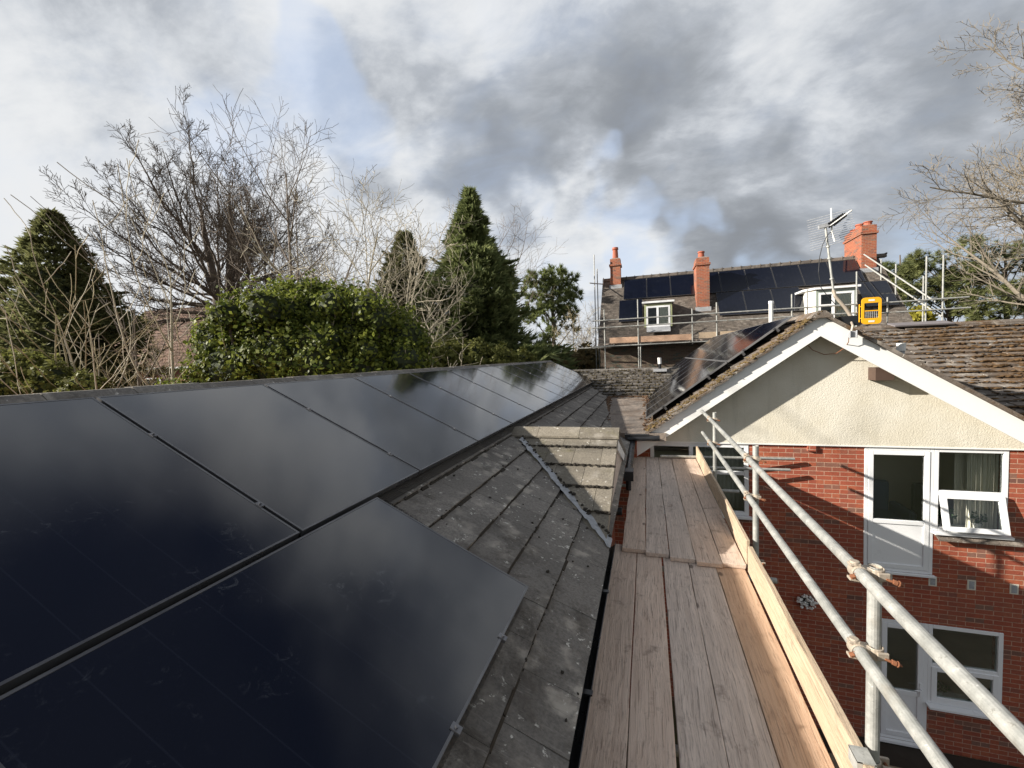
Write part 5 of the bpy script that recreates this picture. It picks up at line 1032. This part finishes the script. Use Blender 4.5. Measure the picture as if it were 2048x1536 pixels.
pine(64, 1800, 46, [(prng.uniform(1745, 1850), prng.uniform(502, 600), prng.uniform(12, 24), 9) for _ in range(20)], 'dark pine rising just right of the big brick chimney', M['pine'], (1800, 510), 34)
def bush(seed, lumps, leaf, n, mat, label, name, cat, stem_r=.08, group=None, sh_n=0):
    rng = random.Random(seed); cs = [(at(x, y, zc=zc), r*zc/F) for x, y, r, zc in lumps]; b = V((sum(c.x for c, _ in cs)/len(cs), sum(c.y for c, _ in cs)/len(cs), 0)); r = thing(name, label, cat, b, group); m = MB(); core = MB(); st = MB(); sht = MB()
    tot = sum(q*q for _, q in cs)
    for c, R_ in cs:
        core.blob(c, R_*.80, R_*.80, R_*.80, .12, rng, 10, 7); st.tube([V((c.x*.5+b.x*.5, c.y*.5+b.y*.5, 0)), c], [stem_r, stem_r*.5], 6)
        for i in range(int(n*R_*R_/tot)):
            d = V((rng.gauss(0, 1), rng.gauss(0, 1), rng.gauss(0, 1))).normalized(); p = c+d*R_*(1+.14*math.sin(d.x*7+c.x)+.14*math.sin(d.z*9+d.y*6)+rng.gauss(0, .09))
            nn = (d+V((rng.gauss(0, .55), rng.gauss(0, .55), rng.gauss(0, .55)+.15))).normalized(); a = nn.orthogonal().normalized(); bb = nn.cross(a); an = rng.uniform(0, 2*PI); a, bb = a*math.cos(an)+bb*math.sin(an), bb*math.cos(an)-a*math.sin(an); s_ = leaf*rng.uniform(.45, 1.5)
            m.quad(p-a*s_, p-bb*s_*.7-a*s_*.1, p+a*s_, p+bb*s_*.7-a*s_*.1)
    for q_ in range(sh_n):         # bare shoots and leafy sprigs standing proud of the mass
        c, R_ = rng.choice(cs); d = V((rng.gauss(0, .8), rng.gauss(0, .8), abs(rng.gauss(0, .8))+.25)).normalized(); p = c+d*R_*.8; pts = [p]
        for i in range(5): d = (d+V((rng.gauss(0, .16), rng.gauss(0, .16), .08))).normalized(); pts.append(pts[-1]+d*R_*rng.uniform(.12, .26))
        sht.tube(pts, [.012, .011, .010, .008, .007, .006], 4, cap=False)
        if q_ % 3:
            for i in range(26):
                p = pts[rng.randrange(0, 5)].lerp(pts[-1], rng.random()*.5)+V((rng.gauss(0, .06), rng.gauss(0, .06), rng.gauss(0, .06))); a = V((rng.gauss(0, 1), rng.gauss(0, 1), rng.gauss(0, 1))).normalized(); bb = a.orthogonal().normalized(); s_ = leaf*rng.uniform(.6, 1.3); m.quad(p-a*s_, p-bb*s_*.7, p+a*s_, p+bb*s_*.7)
    if sh_n: tag(sht.build('shoots', M['bark_pale'], r, uv=False), kind='stuff')
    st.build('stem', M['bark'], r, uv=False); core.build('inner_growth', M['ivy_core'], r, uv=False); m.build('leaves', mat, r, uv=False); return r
brng = random.Random(91); lumps = [(430, 680, 34, 11.8), (780, 650, 36, 12.6), (835, 695, 30, 12.4), (570, 592, 22, 12.6), (615, 580, 20, 12.6), (690, 596, 24, 12.7), (600, 640, 60, 12.5), (520, 650, 70, 12), (660, 640, 62, 12.5), (740, 665, 66, 12.5), (800, 690, 56, 12.2), (450, 690, 55, 11.8), (560, 720, 70, 11.5), (650, 720, 80, 11.6), (740, 730, 75, 12), (470, 740, 60, 11.4), (820, 735, 45, 12.2), (420, 745, 42, 11.5), (600, 605, 42, 12.6), (700, 618, 36, 12.7), (505, 618, 24, 12.5), (555, 600, 34, 12.6), (640, 597, 30, 12.8)]
lumps += [(brng.uniform(420, 830), brng.uniform(610, 740), brng.uniform(18, 40), brng.uniform(11.0, 12.2)) for _ in range(34)]
lumps += [(x, y, 88, 11.9) for y in (820, 930, 1050) for x in (440, 560, 680, 800)]
bush(92, lumps, .055, 82000, M['ivy'], 'large rounded thicket smothered in glossy green ivy behind the left roof', 'ivy_thicket', 'shrub', sh_n=110)
bush(93, [(40, 765, 50, 10.5), (110, 775, 45, 10.5), (-20, 760, 60, 10.8), (170, 785, 35, 10.2), (70, 735, 32, 10.8)], .05, 12000, M['shrub'], 'low olive green shrub at the lower left behind the panels', 'shrub', 'shrub')
bush(94, [(1838, 632, 16, 26), (1850, 640, 14, 26), (1826, 640, 12, 26)], .12, 1500, M['yshrub'], 'small yellow green shrub at the right foot of the steep roof', 'shrub', 'shrub')
bush(95, [(1135, 728, 26, 26), (1175, 722, 28, 28), (1110, 735, 22, 24), (1190, 735, 25, 27), (1155, 742, 26, 25)], .13, 4200, M['tan'], 'tan winter hedge low between the pine and the steep roofed house', 'hedge', 'hedge')
bush(96, [(900, 715, 34, 18), (950, 720, 36, 18), (1000, 725, 32, 18), (1045, 728, 26, 19), (860, 722, 30, 17)], .075, 9000, M['shrub'], 'olive green bush at the foot of the tall conifer', 'shrub', 'shrub')
young(41, 1150, 32, 8.5, .12, 'small tan bare tree beside the left corner of the steep roofed house', 'bark_yellow', (0, 0))
young(42, 1182, 30, 8.0, .10, 'thin bare tree against the left corner of the far scaffold', 'bark_mid', (.03, 0))
# bare shoots poking from the ivy
# distant wood on the horizon
rng = random.Random(123); m = MB()
for i in range(2600):
    a = math.radians(rng.uniform(-75, 60)); R_ = rng.uniform(75, 120); c = V((R_*math.sin(a), R_*math.cos(a), rng.uniform(0, 1)**1.3*8.2))
    for k_ in range(6):
        d = V((rng.gauss(0, 1), rng.gauss(0, 1), rng.gauss(0, 1)+.6)).normalized(); s_ = rng.uniform(.8, 1.9); wv = d.orthogonal().normalized()*s_*.28; m.tri(c-wv, c+wv, c+d*s_)
tag(m.build('distant_wood', M['tan'], uv=False), kind='stuff')
